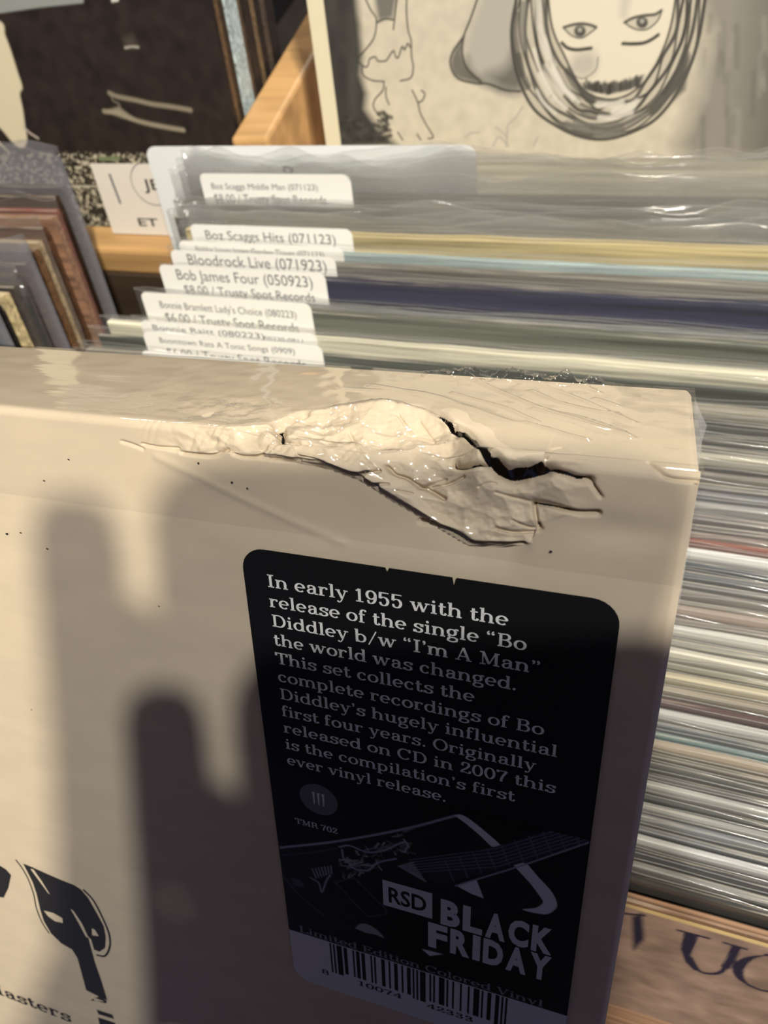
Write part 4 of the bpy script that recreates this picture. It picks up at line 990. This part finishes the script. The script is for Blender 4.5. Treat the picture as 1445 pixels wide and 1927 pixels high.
link('lettering', mb.mesh('lettering', MT['ink']), bx)

# --- black sticker on the wrap
SU, SV, SW_, SH_ = -68.13, 20.24, 60.8, 114.6
stk = None
mb = MB(); r = 4.2; Y0 = -.55
def rr(x0, x1, z0, z1, r, tops=True, bots=True, nick=()):
    P_ = []
    for cx_, cz_, a0, on in ((x1 - r, z1 - r, 0, tops), (x0 + r, z1 - r, 90, tops), (x0 + r, z0 + r, 180, bots), (x1 - r, z0 + r, 270, bots)):
        if on: P_ += [(cx_ + r * math.cos(math.radians(a)), cz_ + r * math.sin(math.radians(a))) for a in np.linspace(a0, a0 + 90, 8)]
        else: P_.append((x1 if a0 in (0, 270) else x0, z1 if a0 < 180 else z0))
        if a0 == 0 and tops:
            for nx, nd in nick: P_ += [(nx + .35, z1), (nx, z1 - nd), (nx - .3, z1)]
    return P_
zt, zb = BH - SV, BH - SV - SH_
zmid = BH - 121.0                                                     # the black print ends, the white paper shows
n1 = on_face(856, 1092)[0]; n2 = on_face(730, 1072)[0]
def slab(mbx, P_, y, t=.14, mi=0):
    n = len(P_); mbx.add([(x, y, z) for x, z in P_] + [(x, y + t, z) for x, z in P_], [tuple(range(n - 1, -1, -1))[::-1], tuple(range(2 * n - 1, n - 1, -1))] + [(i, n + i, n + (i + 1) % n, (i + 1) % n) for i in range(n)], mi)
lq = on_face(547, 1745); rq = on_face(1062, 1906)
zl, zr = BH - lq[1], BH - rq[1]
Pb = rr(SU, SU + SW_, zl, zt, r, True, False, [(n1, 1.6), (n2, .7)])
slab(mb, Pb, Y0); Pw = rr(SU, SU + SW_, zb, zl, r, False, True)
stk = link('sticker', mb.mesh('sticker', MT['black']), bx)
mb = MB(); slab(mb, Pw, Y0); link('barcode_panel', mb.mesh('barcode_panel', MT['lav']), stk)
LINES = ['In early 1955 with the', 'release of the single \u201cBo', 'Diddley b/w \u201cI\u2019m A Man\u201d', 'the world was changed.', 'This set collects the', 'complete recordings of Bo', 'Diddley\u2019s hugely influential', 'first four years. Originally', 'released on CD in 2007 this', 'is the compilation\u2019s first', 'ever vinyl release.']
WID = [40.7, 43.7, 46.1, 42.7, 35.9, 47.4, 49.8, 46.6, 50.1, 43.5, 31.5]
mb = MB()
for i, (t, wd) in enumerate(zip(LINES, WID)):
    vz = BH - (27.3 + i * 3.985)
    slab_text(mb, t, lambda x, y: (-63.9 + x, Y0 - .04, vz + y), 3.55, wd)
link('lettering', mb.mesh('lettering', MT['white']), stk)
# guitar picture, emblem, badge and bar code
K6 = 1445 / 700.0
f6 = lambda x, y: on_face(500 + x / K6, 1420 + y / K6)
def F6(*pts): return np.array([f6(*p) for p in pts])
C = Canvas(SU + .25, SU + SW_ - .25, 68.0, BH - max(zl, zr) - .05, .16, lin((7, 7, 9)))
bd = lin((24, 24, 28)); ltc = lin((150, 148, 165)); whc = lin((212, 210, 222)); mdc = lin((72, 70, 84))
C.fill(F6((50, 355), (280, 328), (540, 280), (750, 226), (800, 240), (920, 345), (990, 420), (1080, 540), (990, 600), (860, 640), (640, 560), (450, 480), (330, 690), (90, 655), (70, 470)), bd, .6)
for p, wd, c in (([(50, 354), (280, 328), (540, 280), (740, 228)], .55, ltc), ([(60, 382), (180, 372), (280, 355)], .3, mdc), ([(75, 470), (140, 540), (230, 618)], .35, mdc), ([(60, 390), (75, 470)], .3, mdc)):
    C.stroke(curve_pts(F6(*p)), wd, c, .2)
C.fill(curve_pts(F6((735, 226), (760, 224), (792, 240), (850, 285), (915, 344), (885, 350), (830, 300), (780, 258))), whc, .2)
C.fill(curve_pts(F6((965, 420), (1010, 412), (1060, 465), (1110, 520), (1132, 565), (1125, 590), (1085, 610), (1000, 592), (1050, 585), (1078, 565), (1070, 545), (1030, 490))), whc, .2)
C.fill(F6((745, 500), (820, 475), (838, 520), (848, 548), (800, 530)), whc, .2)
C.fill(F6((610, 420), (900, 345), (1266, 230), (1263, 325), (1000, 410), (690, 492), (640, 480)), lin((44, 43, 54)), .3)
for k in range(6):
    f = (k + .5) / 6; C.stroke(F6((560, 395 + 60 * f), (900, 348 + 85 * f), (1266, 236 + 84 * f)), .2, lin((118, 116, 136)), .15, .8)
for k in range(11):
    x = 700 + k * 54; y = np.interp(x, [610, 900, 1266], [425, 345, 232]); C.stroke(F6((x, y), (x + 34, y + 84)), .25, lin((100, 98, 114)), .15, .8)
C.stroke(F6((740, 500), (1000, 420), (1264, 328)), .35, ltc, .2)
g = random.Random(4)
for k in range(70):
    x = g.uniform(290, 560); y = 470 - (x - 290) * .42 + g.uniform(-75, 20); C.stroke(F6((x, y), (x + g.uniform(-16, 50), y + g.uniform(-22, 18))), g.uniform(.15, .5), lin((g.choice([90, 120, 160]),) * 3), .2, .8)
for p in ([(290, 350), (330, 345), (400, 370), (470, 360), (540, 330), (560, 350)], [(320, 390), (340, 430), (400, 440), (440, 410), (510, 395)], [(300, 360), (310, 400), (345, 420)], [(540, 320), (555, 345), (540, 370)]):
    C.stroke(curve_pts(F6(*p)), .4, ltc, .2)
for k in range(9): C.stroke(F6((520 + k * 9, 425 + k * 5), (575 + k * 6, 410 + k * 9)), .4, lin((150, 148, 160)), .2, .8)
for k in range(7): C.stroke(F6((185 + k * 12, 435 - k * 2), (200 + k * 10, 470 - k * 3)), .35, lin((150, 148, 160)), .2, .8)
C.stroke(curve_pts(F6((180, 470), (210, 490), (222, 525), (240, 480), (255, 460))), .35, ltc, .2); C.fill(curve_pts(F6((105, 470), (140, 480), (150, 505), (110, 500))), mdc, .4)
C.fill(F6((275, 488), (345, 468), (472, 592), (468, 612), (400, 620)), lin((10, 10, 12)), .2); C.stroke(F6((275, 488), (345, 468), (472, 592), (468, 612), (400, 620), (275, 488)), .35, mdc, .2)
C.fill(curve_pts(F6((350, 665), (372, 648), (405, 652), (440, 675), (462, 702), (430, 690), (390, 682))), lin((150, 148, 150)), .3)
C.fill(F6((610, 745), (690, 765), (640, 772)), whc, .3)
P = np.stack([C.X, np.full_like(C.X, Y0 - .03), BH - C.Y], -1)
link('guitar_picture', grid_mesh('guitar_picture', P, MT['print'], col=np.clip(C.c, 0, 1)), stk)
mb = MB(); e0 = f6(210, 166); er = 4.0
mb.add([(e0[0] + er * math.cos(t), Y0 - .05, BH - e0[1] + er * math.sin(t)) for t in np.linspace(0, 2 * math.pi, 36, endpoint=False)], [tuple(range(36))])
em = link('emblem', mb.mesh('emblem', MT['grey']), stk)
mb = MB()
for dx in (-1.0, 0, 1.0):
    q = (e0[0] + dx, BH - e0[1]); mb.add([(q[0] + a, Y0 - .07, q[1] + b) for a, b in ((-.12, -1.5), (.12, -1.5), (.2, 1.0), (.32, 1.7), (-.32, 1.7), (-.2, 1.0))], [tuple(range(6))])
link('emblem_mark', mb.mesh('emblem_mark', MT['lav']), em)
mb = MB(); t0 = f6(118, 240); slab_text(mb, 'TMR 702', lambda x, y: (t0[0] + x, Y0 - .05, BH - t0[1] - 1.2 + y), 2.1, 9.2, thin=60); link('lettering', mb.mesh('lettering', MT['lav']), stk)
mb = MB(); t0 = f6(130, 648); t1 = f6(1082, 948); slab_text(mb, 'Limited Edition Colored Vinyl', lambda x, y: (t0[0] + x, Y0 - .08, max(zl, zr) + .55 + y), 3.0, t1[0] - t0[0], thin=50); link('lettering', mb.mesh('lettering', MT['mid']), stk)
mb = MB()
A0, A1, A2, A3 = f6(457, 478), f6(650, 526), f6(648, 626), f6(455, 572)
zr0 = BH - (A0[1] + A1[1]) / 2; zr1 = BH - (A2[1] + A3[1]) / 2
mb.add([(A0[0], Y0 - .08, zr0), (A1[0], Y0 - .08, zr0), (A1[0], Y0 - .08, zr1), (A0[0], Y0 - .08, zr1)], [(0, 1, 2, 3)])
bd_ = link('badge', mb.mesh('badge', MT['lav']), stk)
mb = MB(); hgt = zr0 - zr1; sans_text(mb, 'RSD', lambda x, y: (A0[0] + 1.2 + x, Y0 - .11, zr1 + hgt * .2 + y), hgt * .6, A1[0] - A0[0] - 2.4, .022); link('lettering', mb.mesh('lettering', MT['black']), bd_)
mb = MB()
B0, B1 = f6(684, 640), f6(1122, 660); BL = f6(684, 552)
hb = 5.6
def capline(t, a, b, c):
    """a: foot of the first letter, b: right end, c: head of the first letter"""
    pa_, pb_, pc_ = f6(*a), f6(*b), f6(*c)
    wt = [.46 if q == 'I' else 1.0 for q in t]; step = (pb_[0] - pa_[0]) / (sum(wt) - .13); x = pa_[0]
    for q, k in zip(t, wt):
        sans_text(mb, q, lambda xx, y: (x + xx, Y0 - .09, BH - pa_[1] + y), pa_[1] - pc_[1], step * (k - .13), .05)
        x += step * k
capline('BLACK', (682, 640), (1118, 700), (684, 550)); capline('FRIDAY', (634, 727), (1108, 820), (636, 640))
link('lettering', mb.mesh('lettering', MT['lav']), stk)
mb = MB(); g = random.Random(9)
x0, x1 = f6(256, 780)[0], f6(938, 990)[0]; zt_ = min(zl, zr) - .2; x = x0
hb0, hb1 = BH - f6(270, 838)[1], BH - f6(470, 888)[1]
mod = (x1 - x0) / 95.0
pat = [1, 1, 1]
for _ in range(6): pat += g.choice([[3, 2, 1, 1], [2, 2, 2, 1], [2, 1, 2, 2], [1, 4, 1, 1], [1, 1, 3, 2], [1, 2, 3, 1], [1, 1, 1, 4], [1, 3, 1, 2], [1, 2, 1, 3], [3, 1, 1, 2]])
pat += [1, 1, 1, 1, 1]
for _ in range(6): pat += g.choice([[3, 2, 1, 1], [2, 2, 2, 1], [2, 1, 2, 2], [1, 4, 1, 1], [1, 1, 3, 2], [1, 2, 3, 1], [1, 1, 1, 4], [1, 3, 1, 2], [1, 2, 1, 3], [3, 1, 1, 2]])
pat += [1, 1, 1]; on = True
zlong = min(hb0, hb1) ; zlong = BH - f6(270, 838)[1]
for i, n in enumerate(pat):
    if on:
        tall = i < 5 or i > len(pat) - 6 or 26 < i < 33
        mb.add([(x, Y0 - .04, zt_ + .1), (x + n * mod, Y0 - .04, zt_ + .1), (x + n * mod, Y0 - .04, zlong - (.0 if tall else -.9)), (x, Y0 - .04, zlong - (.0 if tall else -.9))], [(0, 1, 2, 3)])
    x += n * mod; on = not on
for t, px in (('8', (222, 845)), ('10074', (362, 900)), ('42333', (626, 995))):
    q = f6(*px); slab_text(mb, t, lambda xx, y: (q[0] + xx, Y0 - .05, zlong - 1.6 + y), 2.3, 1.9 if t == '8' else 10.5, thin=60)
link('barcode', mb.mesh('barcode', MT['black']), stk)

# ------------------------------------------------------------------ the photographer's phone and hand behind the lens
ph_ = empty('phone', 'dark phone held up over the box to take the photograph', 'phone')
pm = Matrix.Identity(4)
for i in range(3):
    for j in range(3): pm[i][j] = A[i, j]
pc = cam2w((0, 0, -4.5))
for i in range(3): pm[i][3] = pc[i] * MM
ph_.matrix_world = pm
def pbox(name, a, b, m, bv, parent, seg=4):
    mb = MB(); mb.box(a, b); o = link(name, mb.mesh(name, m), parent); bevel(o, bv, seg); return o
def rprism(name, a, b, r, m, bv):
    x0, y0, z0 = a; x1, y1, z1 = b; P_ = [(cx_ + r * math.cos(math.radians(t)), cy_ + r * math.sin(math.radians(t))) for cx_, cy_, a0 in ((x1 - r, y1 - r, 0), (x0 + r, y1 - r, 90), (x0 + r, y0 + r, 180), (x1 - r, y0 + r, 270)) for t in np.linspace(a0, a0 + 90, 8)]
    n = len(P_); mb = MB(); mb.add([(x, y, z0) for x, y in P_] + [(x, y, z1) for x, y in P_], [tuple(range(n - 1, -1, -1)), tuple(range(n, 2 * n))] + [(i, (i + 1) % n, n + (i + 1) % n, n + i) for i in range(n)])
    return bevel(link(name, mb.mesh(name, m), ph_), bv, 2)
rprism('phone_body', (-15, -133, 0.2), (56, 14, 7.8), 10, MT['steel'], 2.0)
rprism('screen', (-13, -131, 7.85), (54, 12, 8.3), 8.5, MT['phone'], .15)
pbox('lens_bump', (-11, -22, -1.0), (17, 11, .15), MT['phone'], .6, ph_)
# the photographer: one skinned body (phone frame: x right, y up, z back), hands on both sides of the phone
def wo(x, y, z): return tuple(A.T @ np.array([x, y, z], float))
HAND = [(-36, -112, 12), (-54, -172, 30), (-74, -240, 60),            # 0 palm, 1 wrist, 2 forearm
     (-31, -74, 10), (-29, -40, 9), (-28, -12, 8), (-27.4, 11, 7.5),   # 3..6 index, straight along the side
     (-26, -78, 12), (-23.5, -54, 10), (-21, -26, 9), (-20.6, -6, 9),   # 7..10 middle, laid along the phone's edge
     (-30, -98, 1), (-20, -94, -7), (-7, -93, -8),                 # 11..13 ring, curled round the back
     (-33, -116, 1), (-22, -113, -7), (-10, -112, -8),              # 14..16 little
     (-24, -110, 20), (-14, -90, 20), (-4, -74, 16)]                  # 17..19 thumb over the screen
HE = [(0, 1), (1, 2), (0, 3), (3, 4), (4, 5), (5, 6), (0, 7), (7, 8), (8, 9), (9, 10), (0, 11), (11, 12), (12, 13), (0, 14), (14, 15), (15, 16), (0, 17), (17, 18), (18, 19)]
HR = [18, 20, 28, 12.5, 10.8, 9.8, 8.4, 12.5, 11.5, 9, 7, 9, 7.5, 6.3, 8.5, 6.5, 5.6, 10.5, 8.8, 7.5]
V, E_, RAD = [], [], []
BODY = [wo(-50, -440, -330), wo(-50, -430, -150), wo(-50, -425, 60), wo(-50, -415, 190), wo(-50, -400, 235), wo(-50, -388, 285), wo(-50, -378, 350), wo(-50, -380, 415), wo(-50, -384, 440),
        wo(30, -440, -420), wo(48, -430, -820), wo(55, -450, -1210), wo(57, -350, -1268), wo(-130, -440, -420), wo(-148, -430, -820), wo(-155, -450, -1210), wo(-157, -350, -1268)]
BE = [(0, 1), (1, 2), (2, 3), (3, 4), (4, 5), (5, 6), (6, 7), (7, 8), (0, 9), (9, 10), (10, 11), (11, 12), (0, 13), (13, 14), (14, 15), (15, 16)]
BR = [140, 125, 130, 60, 56, 72, 92, 84, 45, 85, 58, 42, 32, 85, 58, 42, 32]
V += BODY; E_ += BE; RAD += BR
arm_pts = {}
for sgn in (0, 1):
    o0 = len(V); H = [tuple(p) if not sgn else (41 - p[0], p[1] - 3, p[2]) for p in HAND]
    V += H; E_ += [(a + o0, b + o0) for a, b in HE]; RAD += HR
    sx = -1 if not sgn else 1
    el, sh = wo(-50 + sx * 265, -330, -130), wo(-50 + sx * 175, -425, 110)
    V += [el, sh]; RAD += [42, 58]; E_ += [(o0 + 2, o0 + 20), (o0 + 20, o0 + 21), (o0 + 21, 2)]
    arm_pts[sgn] = (H[2], el, sh)
hd = bpy.data.meshes.new('person'); hd.from_pydata([tuple(c * MM for c in v) for v in V], E_, []); hd.materials.append(MT['skin'])
ho = link('person', hd); ho.matrix_world = pm.copy()
tag(ho, 'person in dark clothes standing before the bin holding up the phone', 'person')
def skin(o, radii, lv=2):
    sk = o.modifiers.new('skin', 'SKIN'); sk.use_smooth_shade = True
    for i, rr_ in enumerate(radii): o.data.skin_vertices[0].data[i].radius = (rr_ * MM, rr_ * MM)
    o.data.skin_vertices[0].data[0].use_root = True
    sb = o.modifiers.new('sub', 'SUBSURF'); sb.levels = lv; sb.render_levels = lv
skin(ho, RAD)
def cloth(name, pts, ed, radii):
    me = bpy.data.meshes.new(name); me.from_pydata([tuple(c * MM for c in v) for v in pts], ed, []); me.materials.append(MT['sleeve'])
    o = link(name, me, ho); skin(o, radii)
cloth('shirt', [wo(-50, -440, -400), BODY[1], BODY[2], wo(-50, -415, 165), arm_pts[0][2], arm_pts[0][1], arm_pts[0][0], arm_pts[1][2], arm_pts[1][1], arm_pts[1][0]],
      [(0, 1), (1, 2), (2, 3), (2, 4), (4, 5), (5, 6), (2, 7), (7, 8), (8, 9)], [165, 150, 155, 76, 76, 56, 42, 76, 56, 42])
cloth('trousers', [wo(-50, -440, -300), wo(-50, -440, -380), BODY[9], BODY[10], BODY[11], BODY[13], BODY[14], BODY[15]], [(0, 1), (1, 2), (2, 3), (3, 4), (1, 5), (5, 6), (6, 7)], [150, 150, 98, 74, 60, 98, 74, 60])

hr_ = bpy.data.meshes.new('hair'); hr_.from_pydata([tuple(c * MM for c in v) for v in (wo(-50, -440, 330), wo(-50, -420, 400), wo(-50, -390, 440), wo(-50, -350, 430))], [(0, 1), (1, 2), (2, 3)], []); hr_.materials.append(MT['ink'])
skin(link('hair', hr_, ho), [60, 84, 72, 40])
